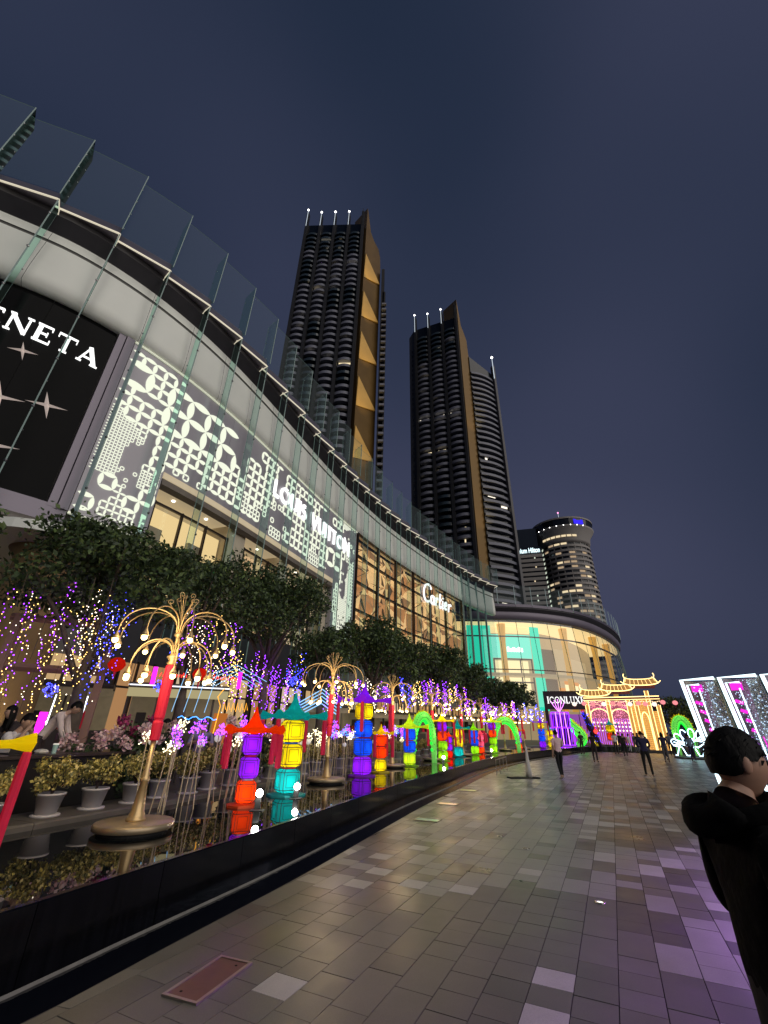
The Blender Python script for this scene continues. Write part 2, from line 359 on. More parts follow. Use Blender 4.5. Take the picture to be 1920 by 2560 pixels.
for (x, y, lb, mm) in [(2.44, 6.03, 'nearest small round in-ground spotlight, shining white', m_spot), (2.35, 8.35, 'small round in-ground spotlight in the middle distance of the paving', m_steel), (2.15, 9.2, 'farthest small round in-ground light set in the paving', m_steel)]:
    t = thing('ground_spotlight', lb, 'floor light', (x, y, 0), 0)
    r = MB(); r.lathe([(.055, .0), (.055, .006), (.035, .008), (.035, .003)], 16); r.build('ring', m_chrome, t, True)
    l = MB(); l.lathe([(.034, .002), (.034, .0055)], 12); l.build('lens', mm, t)

# ------------------------------------------------------------------ pool
def water_mat(name, scale, strength, tint):
    m = bpy.data.materials.new(name); m.use_nodes = True; nt = m.node_tree; b = nt.nodes['Principled BSDF']
    b.inputs['Base Color'].default_value = (*tint, 1); b.inputs['Roughness'].default_value = .015; b.inputs['IOR'].default_value = 1.36; b.inputs['Specular IOR Level'].default_value = .75
    tc = nt.nodes.new('ShaderNodeTexCoord'); nz = nt.nodes.new('ShaderNodeTexNoise'); nz.inputs['Scale'].default_value = scale; nz.inputs['Detail'].default_value = 2
    bp = nt.nodes.new('ShaderNodeBump'); bp.inputs['Strength'].default_value = strength; bp.inputs['Distance'].default_value = .01
    nt.links.new(tc.outputs['Object'], nz.inputs['Vector']); nt.links.new(nz.outputs['Fac'], bp.inputs['Height']); nt.links.new(bp.outputs['Normal'], b.inputs['Normal']); return m
m_water = water_mat('still_pool_water', 2.5, .06, (.006, .008, .010)); m_runoff = water_mat('runoff_water', 9, .35, (.006, .007, .012))
m_black = mat('black_granite', (.0045, .0045, .006), .14, var=.5, scale=1.5, stretch=(14, 14, .7), spec=.32)
m_pale = mat('lime_stain', (.24, .23, .21), .7, var=.3, scale=5)
m_stone = mat('ledge_stone', (.10, .09, .08), .55, var=.25, scale=4, bump=.1)
mb = MB(); loft(mb, RIM, 0, RIM.L, [(-.05, .445), (-2.55, .445)], .5); struct('pool_water', mb, m_water)
mb = MB(); loft(mb, RIM, 0, RIM.L, [(.028, -.045), (.505, -.045)], .5); struct('runoff_channel_water', mb, m_runoff)
pw = thing('pool_wall', 'long curved black granite pool wall with water running over its rim', 'wall', tuple(RIM.at(8)))
for k in range(int(RIM.L//1.2)+1):
    s0 = k*1.2+.004; s1 = min(RIM.L, (k+1)*1.2-.004)
    if s1-s0 < .1: continue
    b = MB(); loft(b, RIM, s0, s1, [(-.06, -.1), (-.06, .452), (0, .452), (0.006, .44), (.014, -.1)], .6, closed=True, cap=True); b.build('granite_slab', m_black, pw, org=org(pw))
b = MB(); loft(b, RIM, 0, RIM.L, [(.012, -.03), (.015, -.024), (.022, -.028), (.024, -.05)], .4); b.build('lime_line', m_pale, pw, org=org(pw))
ledge = thing('planter_ledge', 'low stone ledge along the back of the pool carrying the potted shrubs', 'ledge', tuple(RIM.at(8, -2.9)))
for k in range(int(RIM.L//1.5)):
    b = MB(); loft(b, RIM, k*1.5+.004, k*1.5+1.496, [(-2.5, .0), (-2.5, .50), (-2.52, .52), (-3.3, .52), (-3.3, .0)], .75, closed=True, cap=True); b.build('coping_stone', m_stone, ledge, org=org(ledge))
mb = MB(); loft(mb, RIM, 0, RIM.L, [(-3.25, .47), (-9, .47), (-24, .47)], 1.5); struct('terrace_floor', mb, mat('terrace_deck', (.07, .055, .045), .6, var=.25, scale=2))

# ------------------------------------------------------------------ the mall: one long curved front
FAC = Curve([(-35.05, 4.26), (-31.58, 6.24), (-28.11, 8.23), (-24.63, 10.22), (-21.16, 12.21), (-17.59, 14.26), (-14.83, 16.91), (-12.65, 20.0), (-10.86, 23.38), (-9.33, 26.94), (-7.92, 30.6), (-6.54, 34.29), (-5.14, 37.96), (-3.67, 41.58), (-2.11, 45.14), (-0.43, 48.64), (1.34, 52.07), (3.22, 55.45), (5.18, 58.79), (7.2, 62.1), (9.28, 65.39), (11.41, 68.66), (13.59, 71.9), (15.83, 75.1), (18.17, 78.22), (20.66, 81.2), (23.36, 83.98)], .5, -16.0)
mall = thing('shopping_mall', 'long curved shopping mall front with white fascia, lit lattice wall and glass fins', 'building', tuple(FAC.at(30, -4)))
MO = org(mall)
def part(mb, name, mats, parent=None, smooth=False, lab=None):
    o = mb.build(name, mats, parent or mall, smooth, org=MO if (parent is None or parent is mall) else None)
    if lab: o['label'] = lab
    return o
m_white = mat('white_fascia_panel', (.88, .90, .83), .38, var=.05, scale=.5)
m_groove = mat('fascia_groove', (.10, .10, .09), .6)
m_dark = mat('dark_soffit', (.030, .028, .034), .5, var=.2, scale=1)
m_gut = mat('gutter_box', (.16, .14, .18), .4, .3, var=.1, scale=1)
m_edge = mat('glowing_edge_trim', (.6, .56, .46), .4, emis=(1, .90, .68), es=.55)  # pale metal trim and brackets made to glow; no lamp there
m_blackp = mat('black_sign_panel', (.003, .003, .0035), .3, var=.2, scale=.5, spec=.06)
m_lilac = mat('lilac_metal_panel', (.24, .21, .26), .35, .2, var=.06, scale=.5)
m_lat = mat('lattice_panel', (.44, .42, .46), .32, .1, var=.06, scale=.4)
m_petal = glow('petal_light', (.96, 1.0, .80), 1.0)
m_sign = glow('sign_white', (1, 1, .97), 1.6)
m_frame = mat('bronze_mullion', (.045, .032, .025), .4, .6, var=.15)
m_conc = mat('grey_wall', (.15, .14, .13), .7, var=.15, scale=.5)
g_fin = pane('fin_glass', (.86, .94, .92), .02, .03, (.6, .9, .8), 1.12)
g_screen = pane('screen_glass', (.93, .97, .98), .0, .02, (.8, .95, .95), 1.0)
nt = g_screen.node_tree; df = nt.nodes.new('ShaderNodeBsdfDiffuse'); df.inputs['Color'].default_value = (.7, .85, .85, 1); mxn = nt.nodes['Mix Shader']
for l in list(mxn.inputs[0].links): nt.links.remove(l)
mxn.inputs[0].default_value = .05; nt.links.new(df.outputs[0], mxn.inputs[2])
m_fedge = mat('glass_edge', (.10, .17, .16), .15, 0, var=.1, emis=(.45, .62, .56), es=.07)  # faint glow stands in for light caught by the glass edges
m_fit = mat('steel_fitting', (.35, .35, .35), .3, 1)
m_roof = mat('mall_roof', (.06, .06, .065), .8)
S0, BAY, NB = 2.76-3.08*6, 3.08, 33
SEND = S0+BAY*NB
# backing wall, roof
b = MB(); loft(b, FAC, -16, 8.9, [(-1.75, 22.5), (-1.75, 10.4), (-7, 10.4)], 1.5); loft(b, FAC, 34.3, 39.4, [(-1.75, 22.5), (-1.75, .4)], 1.5); loft(b, FAC, 39.4, 73.2, [(-2.9, 22.8), (-2.9, .4)], 1.5)
loft(b, FAC, 12.7, 34.3, [(-1.75, 22.5), (-1.75, 15.0)], 1.5); loft(b, FAC, 8.9, 12.7, [(-1.75, 22.5), (-1.75, .4)], 1.5)
part(b, 'backing_wall', m_conc)
b = MB(); loft(b, FAC, -16, SEND, [(-.9, 28.02), (-14, 28.3), (-30, 28.3)], 3); part(b, 'roof', m_roof)
b = MB(); loft(b, FAC, -16, SEND, [(-1.42, 26.72), (-.75, 27.62), (-.75, 28.0)], 1.5); part(b, 'dark_soffit', m_dark)
# white fascia, one panel per bay, and the double groove
for k in range(NB):
    a, e = S0+k*BAY+.012, S0+(k+1)*BAY-.012
    b = MB(); loft(b, FAC, a, e, [(-1.42, 26.74), (-1.28, 26.70), (-1.22, 26.0)], .8); loft(b, FAC, a, e, [(-1.27, 26.0), (-1.27, 25.78)], .8, 1)
    loft(b, FAC, a, e, [(-1.22, 25.78), (-1.10, 24.4), (-1.02, 23.2), (-1.05, 22.35), (-1.35, 22.2), (-1.9, 22.2)], .8)
    part(b, 'fascia_panel', [m_white, m_groove], smooth=True)
# saw-tooth gutter, its pale trim given a glow, the brackets, the glass screen and the hanging fins
for k in range(NB):
    a, e = S0+k*BAY, S0+(k+1)*BAY
    def P(t, o, z): return FAC.at(a+(e-a)*t, o+(-.55+.55*t), z)
    b = MB(); b.hexa([P(0, -.75, 28.0), P(0, -.02, 28.06), P(1, -.02, 28.06), P(1, -.75, 28.0), P(0, -.75, 28.9), P(0, -.25, 28.85), P(1, -.25, 28.85), P(1, -.75, 28.9)]); part(b, 'gutter_box', m_gut)
    b = MB(); b.hexa([P(0, -.05, 27.93), P(0, .02, 27.93), P(.985, .02, 27.93), P(.985, -.05, 27.93), P(0, -.05, 28.03), P(0, .02, 28.03), P(.985, .02, 28.03), P(.985, -.05, 28.03)]); part(b, 'edge_trim', m_edge)
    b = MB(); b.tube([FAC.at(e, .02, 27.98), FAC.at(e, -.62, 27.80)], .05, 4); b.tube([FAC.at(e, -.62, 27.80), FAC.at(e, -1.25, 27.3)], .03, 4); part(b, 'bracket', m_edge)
    zt = 34.4-.045*max(0, e)
    if e > 45: zt = max(31.0, 32.4-.02*(e-45))
    b = MB(); b.add([P(0, .19, 28.3), P(1, .19, 28.3), P(1, .19, zt), P(0, .19, zt)], [(0, 1, 2, 3)])
    p = part(b, 'screen_pane', g_screen)
    b = MB(); b.tube([P(0, .19, zt), P(1, .19, zt)], .018, 4); part(b, 'pane_edge', m_fedge)
    t = FAC.tan(e)*.016
    b = MB(); q = [FAC.at(e, .2, 28.2), FAC.at(e, -.72, 28.2), FAC.at(e, -.72, zt-.7), FAC.at(e, .2, zt)]
    b.add([v-t for v in q]+[v+t for v in q], [(0, 1, 2, 3), (7, 6, 5, 4), (0, 4, 5, 1), (1, 5, 6, 2), (2, 6, 7, 3), (3, 7, 4, 0)]); part(b, 'upper_glass_fin', g_fin)
    b = MB(); b.tube([FAC.at(e, .21, 28.2), FAC.at(e, .21, zt)], .035, 4); b.tube([FAC.at(e, -.72, 28.6), FAC.at(e, -.72, zt-.7), FAC.at(e, .2, zt-.02)], .014, 4); part(b, 'fin_edge', m_fedge)
    b = MB()
    for z in (29.6, 31.2, 32.6): b.ball(FAC.at(e, .16, z), .06, 6, 4); b.ball(FAC.at(e, -.62, z-.3), .05, 6, 4)
    part(b, 'fittings', m_fit)
    zb = 5.2
    if e > 74: continue
    b = MB(); q = [FAC.at(e, .0, zb), FAC.at(e, -.62, zb), FAC.at(e, -.62, 27.7), FAC.at(e, .0, 27.9)]
    b.add([v-t for v in q]+[v+t for v in q], [(0, 1, 2, 3), (7, 6, 5, 4), (0, 4, 5, 1), (1, 5, 6, 2), (2, 6, 7, 3), (3, 7, 4, 0)]); part(b, 'hanging_glass_fin', g_fin)
    b = MB(); b.tube([FAC.at(e, .0, zb), FAC.at(e, .0, 27.9)], .04, 4); b.tube([FAC.at(e, -.62, zb), FAC.at(e, -.62, 27.7)], .022, 4); part(b, 'fin_edge', m_fedge)
    b = MB()
    for i in range(7): b.ball(FAC.at(e, .03, 26.6-i*3.0), .075, 6, 4); b.ball(FAC.at(e, -.66, 25.6-i*3.0), .06, 6, 4)
    part(b, 'fittings', m_fit)
# black sign panel with the fashion sign
for k in range(7):
    b = MB(); loft(b, FAC, 7.86-(k+1)*3.4+.01, 7.86-k*3.4-.01, [(-1.5, 22.2), (-1.42, 21.9), (-1.42, 10.9), (-1.5, 10.86), (-1.72, 10.86)], 1.2); part(b, 'black_panel', m_blackp)
b = MB(); loft(b, FAC, 7.92, 8.30, [(-1.7, 22.2), (-1.25, 22.2), (-1.25, 10.7), (-1.7, 10.7)], .4, closed=True, cap=True); loft(b, FAC, 8.34, 8.80, [(-1.7, 22.2), (-1.12, 22.2), (-1.12, 10.7), (-1.7, 10.7)], .46, closed=True, cap=True); part(b, 'metal_pier', m_lilac)
b = MB(); loft(b, FAC, -16, 8.82, [(-1.25, 10.84), (-1.25, 9.95), (-1.9, 9.9), (-1.9, 10.84)], 1.5, closed=True); part(b, 'sill_beam', m_lilac)
TH, TN = .175, .065
SERIF = {
 'N': (.98, [([(.12, 0), (.12, 1)], TN), ([(.10, .97), (.82, .03)], TH), ([(.84, 0), (.84, 1)], TN), ([(0, .985), (.24, .985)], .04), ([(0, .02), (.26, .02)], .04), ([(.70, .985), (.98, .985)], .04)]),
 'E': (.76, [([(.16, 0), (.16, 1)], TH), ([(.02, .975), (.66, .975)], .05), ([(.02, .025), (.70, .025)], .05), ([(.2, .5), (.52, .5)], .05), ([(.66, .99), (.66, .80)], .045), ([(.71, .01), (.71, .22)], .045), ([(.52, .38), (.52, .62)], .045)]),
 'T': (.84, [([(.42, 0), (.42, 1)], TH), ([(.02, .975), (.82, .975)], .05), ([(.03, .99), (.03, .76)], .045), ([(.81, .99), (.81, .76)], .045), ([(.26, .02), (.58, .02)], .04)]),
 'A': (.94, [([(.10, .02), (.45, 1)], TN), ([(.42, 1), (.80, .02)], TH), ([(.2, .33), (.64, .33)], .05), ([(0, .02), (.24, .02)], .04), ([(.62, .02), (.96, .02)], .04)]),
 'V': (.94, [([(.14, .98), (.50, 0)], TH), ([(.50, 0), (.83, .98)], TN), ([(0, .98), (.3, .98)], .04), ([(.68, .98), (.96, .98)], .04)]),
 'I': (.40, [([(.2, 0), (.2, 1)], TH), ([(.03, .98), (.37, .98)], .04), ([(.03, .02), (.37, .02)], .04)]),
 'C': (.92, [(arc(.5, .5, .42, .46, 52, 308, 18), .11), ([(.78, .95), (.78, .7)], .05)]), 'O': (1.02, [(arc(.5, .5, .42, .46, 0, 360, 22), .11)]),
 'L': (.70, [([(.16, 0), (.16, 1)], TH), ([(.02, .98), (.3, .98)], .04), ([(.02, .025), (.64, .025)], .05), ([(.65, .01), (.65, .25)], .045)]),
 'U': (.94, [([(.18, 1), (.18, .34)]+arc(.48, .34, .30, .30, 180, 360, 10)[1:]+[(.78, 1)], .10), ([(.02, .98), (.34, .98)], .04), ([(.64, .98), (.94, .98)], .04)]),
 'X': (.92, [([(.12, .98), (.78, .02)], TH), ([(.80, .98), (.12, .02)], TN), ([(0, .98), (.3, .98)], .04), ([(.66, .98), (.94, .98)], .04), ([(0, .02), (.3, .02)], .04), ([(.62, .02), (.94, .02)], .04)]),
}
def put_on(cv, s0, z0, h, o): return lambda x, y, d: cv.at(s0+x*h, o+d, z0+y*h)
def serif_text(txt, cv, s0, z0, h, o, m, root, gap=.16, wide=1.0, put=None):
    x = 0.0
    for ch in txt:
        w, st = SERIF[ch]; b = MB()
        for pts, wd in st: ribbon(b, [(p[0]*wide+x, p[1]) for p in pts], wd, put or put_on(cv, s0, z0, h, o), 0, .12)
        part(b, 'letter', m, root); x += w*wide+gap
    return x*h
vw = .94+.76
serif_text('VENETA', FAC, 3.05-1.12*(vw*1.0+.32), 19.1, 1.12, -1.38, m_sign, mall)
m_star = mat('star_stud', (.8, .68, .6), .35, .3, emis=(1, .82, .74), es=.30)
for (s, z, r) in [(6.25, 15.75, .95), (4.35, 15.25, 1.1), (4.3, 18.2, .7), (5.2, 12.8, .9), (2.6, 17.0, 1.0)]:
    b = MB(); c = FAC.at(s, -1.22, z); vs = []
    for i in range(8):
        a = 2*PI*i/8+.25; rr = r if i % 2 == 0 else r*.16; vs.append(FAC.at(s+rr*math.cos(a), -1.40, z+rr*.8*math.sin(a)))
    b.add(vs+[c], [(i, (i+1) % 8, 8) for i in range(8)]); part(b, 'star_ornament', m_star)
# lattice wall
def lat_ok(s, z, g=0.0):
    if s < 8.95+g or s > 39.1-g or z > 22.1-g: return False
    if s < 12.85-g: return z > 10.75+g
    if s > 34.5+g: return z > 9.5+g
    return z > 15.1+g
for (a, e, z0) in [(8.86, 12.88, 10.7)]+[(12.88+i*4.32+.01, 12.88+(i+1)*4.32-.01, 15.05) for i in range(5)]+[(34.49, 39.2, 9.4)]:
    b = MB(); loft(b, FAC, a, e, [(-1.7, 22.2), (-1.24, 22.2), (-1.24, z0), (-1.7, z0)], .8, closed=True, cap=True); part(b, 'lattice_panel', m_lat)
b = MB(); loft(b, FAC, 8.86, 39.2, [(-1.24, 22.18), (-1.12, 22.18), (-1.12, 22.13), (-1.24, 22.13)], .8, closed=True); part(b, 'cove_light', mat('cove_light', (.8, .8, .7), .4, emis=(.95, 1, .75), es=.45))
b = MB(); loft(b, FAC, 8.86, 12.88, [(-1.24, 10.68), (-1.08, 10.68), (-1.08, 10.58), (-1.24, 10.58)], .8, closed=True); part(b, 'lower_cove_light', MATS['cove_light'])
edges = {}
def cell(s, z, c, lvl):
    n = vnoise(s+3, z+11, .30); f = vnoise(s+40, z+5, .55)
    big = 2.0 if s < 17 and z > 15.5 else (.9 if s > 35 else 1.25)
    s_, z_ = s, z; s = s+5*(vnoise(s+7, z+2, .35)-.5); z = z+4*(vnoise(s_+17, z+9, .35)-.5)
    if s < 18 and z > 16.0: tgt = 1.5 if n > .40 else .75
    elif s < 13 and z > 13.2: tgt = .375 if n > .34 else .1875
    elif s < 13: tgt = .75 if n > .3 else .375
    elif s < 34.5: tgt = 1.5 if n > .70 else (.75 if n > .22 else .375)
    else: tgt = .75 if n > .62 else (.375 if n > .35 else .1875)
    s, z = s_, z_
    if c > tgt+.01 and lvl < 3:
        h = c/2
        for a in (0, 1):
            for d in (0, 1): cell(s+a*h, z+d*h, h, lvl+1)
        return
    if f < (.36 if s < 13 else .42) and rng.random() < .93: return
    if rng.random() < .08: return
    if 22.4 < s+c/2 < 37.2 and 18.35 < z+c/2 < 20.4: return
    for (x0, y0, x1, y1) in ((s, z, s+c, z), (s, z+c, s+c, z+c), (s, z, s, z+c), (s+c, z, s+c, z+c)):
        if x0 == x1 and (x0 < 9.2 or x0 > 38.8): continue
        if lat_ok(x0, y0) and lat_ok(x1, y1): edges[(round(x0, 3), round(y0, 3), round(x1, 3), round(y1, 3))] = c
for i in range(21):
    for j in range(9): cell(8.95+i*1.5, 8.85+j*1.5, 1.5, 0)
def lens(L, put, b):
    n = 7; R = L/math.sqrt(2); up = []
    for i in range(n+1):
        t = i/n*2-1; x = t*L/2*.985; y = math.sqrt(max(0, R*R-x*x))-R/math.sqrt(2)*1.0
        up.append((x, max(.0, y)*(.80 if L > .5 else .68)))
    poly = up+[(x, -y) for x, y in reversed(up[1:-1])]; k = len(poly)
    b.add([put(x, y, .03) for x, y in poly]+[put(x, y, 0) for x, y in poly], [tuple(range(k))[::-1]]+[(i, (i+1) % k, k+(i+1) % k, k+i) for i in range(k)])
pm = {}; rest = MB()
el = sorted(edges.items(), key=lambda kv: -kv[1]*(1-.012*kv[0][0]))
for i, ((x0, y0, x1, y1), c) in enumerate(el):
    cs, cz = (x0+x1)/2, (y0+y1)/2; ver = abs(x1-x0) < 1e-6
    if i < 300:
        if c not in pm: q = MB(); lens(c, lambda x, y, d: (x, -d, y), q); pm[c] = q.mesh('petal', m_petal)
        t = FAC.tan(cs); w = FAC.at(cs, -1.238, cz)
        link('petal', pm[c], mall, (w.x-MO[0], w.y-MO[1], w.z-MO[2]), (0, -PI/2 if ver else 0, math.atan2(t.y, t.x)))
    else:
        lens(c, (lambda x, y, d: FAC.at(cs+y, -1.238+d, cz+x)) if ver else (lambda x, y, d: FAC.at(cs+x, -1.238+d, cz+y)), rest)
o = part(rest, 'small_petals', m_petal); o['kind'] = 'stuff'
x = 0.0; h = 1.5
for ch in 'LOUIS VUITTON':
    w, st = SANS[ch]
    if st:
        b = MB()
        for pts in st: ribbon(b, [(p[0]+x, p[1]) for p in pts], .165, put_on(FAC, 22.9, 18.62, h, -1.2), .0, .15)
        part(b, 'letter', m_sign)
    x += w+.115
# shop windows under the lattice
m_cream = mat('cream_plaster', (.62, .55, .42), .6, var=.08, scale=.6)
m_shop = [glow('shop_window_%d' % i, c, s) for i, (c, s) in enumerate([((1, .74, .36), .95), ((1, .66, .36), .75), ((1, .78, .5), .7)])]
g_shop = pane('shop_glass', (.95, .95, .9), .03)
b = MB(); loft(b, FAC, 12.9, 34.45, [(-1.2, 15.02), (-1.2, 14.62), (-1.5, 14.55), (-5.5, 14.3), (-5.5, 15.0)], 1.2, closed=True, cap=True); part(b, 'shop_ceiling', mat('glowing_shop_ceiling', (.62, .55, .42), .6, var=.08, scale=.6, emis=(1, .80, .48), es=.30))  # ceiling itself glows, in place of light spilled by the downlights
b = MB(); loft(b, FAC, 12.9, 34.45, [(-1.22, 14.60), (-1.16, 14.2), (-1.5, 14.0), (-1.6, 14.5)], 1.2, closed=True); part(b, 'window_head', mat('taupe_trim', (.20, .17, .14), .5))
for k, (a, e, mi) in enumerate([(13.2, 19.4, 0), (21.3, 26.0, 1), (27.2, 33.6, 2)]):
    w = MB(); loft(w, FAC, a, e, [(-2.5, 13.3), (-2.5, 7.6)], 1.0); win = part(w, 'shop_window', m_shop[mi])
    f = MB()
    for s in (a, (a*2+e)/3, (a+2*e)/3, e): loft(f, FAC, s-.06, s+.06, [(-1.9, 13.4), (-1.72, 13.4), (-1.72, 7.6), (-1.9, 7.6)], .12, closed=True, cap=True)
    for z in (13.3, 10.4, 7.6): loft(f, FAC, a, e, [(-1.88, z-.07), (-1.74, z-.07), (-1.74, z+.07), (-1.88, z+.07)], 1, closed=True)
    f.build('window_frame', m_frame, win, org=MO)
    g = MB(); loft(g, FAC, a, e, [(-1.82, 13.3), (-1.82, 7.6)], 1.0); g.build('window_glass', g_shop, win, org=MO)
    d = MB()
    for q in range(4):
        s = a+(e-a)*(q+.5)/4; loft(d, FAC, s-.5, s+.5, [(-2.45, 12.0-q % 2), (-2.2, 12.0-q % 2), (-2.2, 9.2), (-2.45, 9.2)], .5, closed=True, cap=True)
    d.build('window_display', m_cream, win, org=MO)
b = MB()
for (a, e) in ((12.9, 13.15), (19.5, 21.2), (26.1, 27.1), (33.7, 34.45)): loft(b, FAC, a, e, [(-5, 14.4), (-1.7, 14.4), (-1.7, .4), (-5, .4)], .6, closed=True, cap=True)
part(b, 'shop_piers', m_cream)
b = MB(); loft(b, FAC, 12.9, 34.45, [(-1.68, 7.6), (-1.68, .4)], 1.2); part(b, 'shop_base', m_dark)
m_gsf = [glow('ground_shop_%d' % i, c, s) for i, (c, s) in enumerate([((1, .66, .32), .55), ((1, .52, .22), .4), ((1, .78, .5), .6)])]
for k in range(17):
    a = 10.2+k*3.6; b = MB(); loft(b, FAC, a, a+3.0, [(-1.62, 4.4), (-1.62, .9)], 1.5); sw = part(b, 'ground_shop_window', m_gsf[(k*7) % 3])
    f = MB()
    for s in (a, a+1.0, a+2.0, a+3.0): loft(f, FAC, s-.05, s+.05, [(-1.6, 4.5), (-1.5, 4.5), (-1.5, .5), (-1.6, .5)], .1, closed=True, cap=True)
    loft(f, FAC, a, a+3.0, [(-1.6, 3.2), (-1.5, 3.2), (-1.5, 3.3), (-1.6, 3.3)], 1, closed=True); f.build('shop_frame', m_frame, sw, org=MO)
m_dl = glow('downlight', (1, .93, .78), 4)
for i in range(14):
    b = MB(); c = FAC.at(13.6+i*1.5, -2.0-.8*(i % 2), 14.44); b.lathe([(.11, -.03), (.11, .02)], 10, tuple(c)); part(b, 'downlight', m_dl)
# jeweller's facetted glazing
SC = [39.5, 45.05, 50.0, 55.3, 60.9, 66.3, 73.0]; ZC = [10.0, 13.25, 16.4, 19.5, 22.3]
m_cop = mat('copper_facet', (.42, .20, .09), .35, .5, var=.15, scale=1, emis=(.95, .52, .22), es=.36)  # copper and brown facets given a glow to brighten them and soften contrast
m_cop2 = mat('brown_facet', (.22, .12, .07), .4, .4, var=.15, scale=1, emis=(.9, .55, .28), es=.26)
m_onyx = mat('lit_onyx_facet', (.7, .5, .28), .5, var=.2, scale=1, emis=(1, .70, .34), es=.72)
g_cart = pane('jeweller_glass', (.93, .88, .8), .06, .01)
m_strip = glow('warm_strip', (1, .70, .32), 2.6)
for i in range(6):
    for j in range(4):
        a, e, z0, z1 = SC[i], SC[i+1], ZC[j], ZC[j+1]
        g = MB(); loft(g, FAC, a, e, [(-1.27, z1), (-1.27, z0)], 1.4); gp = part(g, 'glazing_pane', g_cart)
        r2 = random.Random(i*7+j); mid = (a+(e-a)*r2.uniform(.3, .7), z0+(z1-z0)*r2.uniform(.25, .75), -1.55)
        rim = [(a, z0), (a+(e-a)*r2.uniform(.3, .6), z0), (e, z0), (e, z0+(z1-z0)*r2.uniform(.3, .7)), (e, z1), (a+(e-a)*r2.uniform(.35, .7), z1), (a, z1), (a, z0+(z1-z0)*r2.uniform(.3, .7))]
        dp = [-2.6-.15*(q % 2) if q in (0, 2, 4, 6) else -r2.choice((1.75, 2.5)) for q in range(8)]
        for q in range(8):
            p0, p1 = rim[q], rim[(q+1) % 8]; b = MB()
            b.add([FAC.at(p0[0], dp[q], p0[1]), FAC.at(p1[0], dp[(q+1) % 8], p1[1]), FAC.at(mid[0], mid[2]-.5*(q % 2), mid[1])], [(0, 1, 2)])
            b.build('facet', [m_onyx, m_cop, m_cop2][r2.choice((0, 0, 0, 0, 1, 1, 2) if j > 1 else (0, 0, 0, 1, 2, 1))], gp, org=MO)
for j in range(4):
    b = MB(); loft(b, FAC, 39.6, 72.9, [(-1.75, ZC[j]+.10), (-1.6, ZC[j]+.10), (-1.6, ZC[j]+.2), (-1.75, ZC[j]+.2)], 1.5, closed=True); part(b, 'strip_light', m_strip)
for s in SC: b = MB(); loft(b, FAC, s-.11, s+.11, [(-1.5, 22.4), (-1.12, 22.4), (-1.12, 9.9), (-1.5, 9.9)], .22, closed=True, cap=True); part(b, 'mullion', m_frame)
for z in ZC: b = MB(); loft(b, FAC, 39.4, 73.1, [(-1.5, z-.10), (-1.14, z-.10), (-1.14, z+.10), (-1.5, z+.10)], 1.2, closed=True); part(b, 'transom', m_frame)
b = MB(); loft(b, FAC, 39.4, 73.1, [(-1.3, 9.9), (-1.3, 8.6), (-2.0, 8.6)], 1.5); part(b, 'jeweller_base', m_lilac)
SCRIPT = [(arc(.62, .52, .50, .52, 38, 310, 18)), (arc(1.25, .26, .20, .23, 0, 360, 14)), [(1.46, .5), (1.44, .12), (1.56, .02)], [(1.72, .5), (1.70, .02)], arc(1.9, .30, .20, .20, 165, 50, 6), [(2.22, .86), (2.18, .14), (2.32, .02), (2.42, .1)], [(2.04, .5), (2.42, .52)], [(2.62, .5), (2.60, .12), (2.70, .02)], [(2.62, .66), (2.63, .72)], [(2.92, .26), (3.16, .34)]+arc(3.05, .30, .17, .22, 30, 310, 12), [(3.46, .5), (3.44, .02)], arc(3.64, .30, .20, .2, 165, 50, 6)]
b = MB()
for st in SCRIPT: ribbon(b, [(p[0]+.22*p[1], p[1]) for p in st], .105, put_on(FAC, 57.6, 18.9, 2.7, -1.1), .0, .18)
part(b, 'script_sign', glow('script_white', (1, 1, .97), 1.35))
# glass corner where the wing ends
g_cor = pane('corner_glass', (.80, .86, .86), .04, .02, (1, 1, 1), 1.25)
for i in range(4):
    a = 73.1+i*3.0
    b = MB(); loft(b, FAC, a+.03, a+2.97, [(-1.0, 27.4), (-1.0, 4.0)], 1.5); part(b, 'corner_pane', g_cor)
    b = MB(); loft(b, FAC, a-.06, a+.06, [(-1.25, 27.4), (-.9, 27.4), (-.9, 4), (-1.25, 4)], .12, closed=True, cap=True); part(b, 'corner_mullion', m_fedge)
# soffit and entrance under the black panel
m_led = glow('led_line', (1, .93, .78), 1.5)
b = MB(); loft(b, FAC, -16, 12.8, [(-1.9, 9.9), (-2.6, 9.55), (-2.6, 9.15), (-4.0, 8.8), (-4.0, 8.4), (-7.2, 8.0), (-7.2, .4)], 1.5); part(b, 'stepped_soffit', m_cream)
b = MB(); loft(b, FAC, -16, 12.8, [(-2.58, 9.53), (-2.50, 9.53), (-2.50, 9.43), (-2.58, 9.43)], 1.5, closed=True); loft(b, FAC, -16, 12.8, [(-3.98, 8.77), (-3.9, 8.77), (-3.9, 8.67), (-3.98, 8.67)], 1.5, closed=True); part(b, 'led_line', m_led)

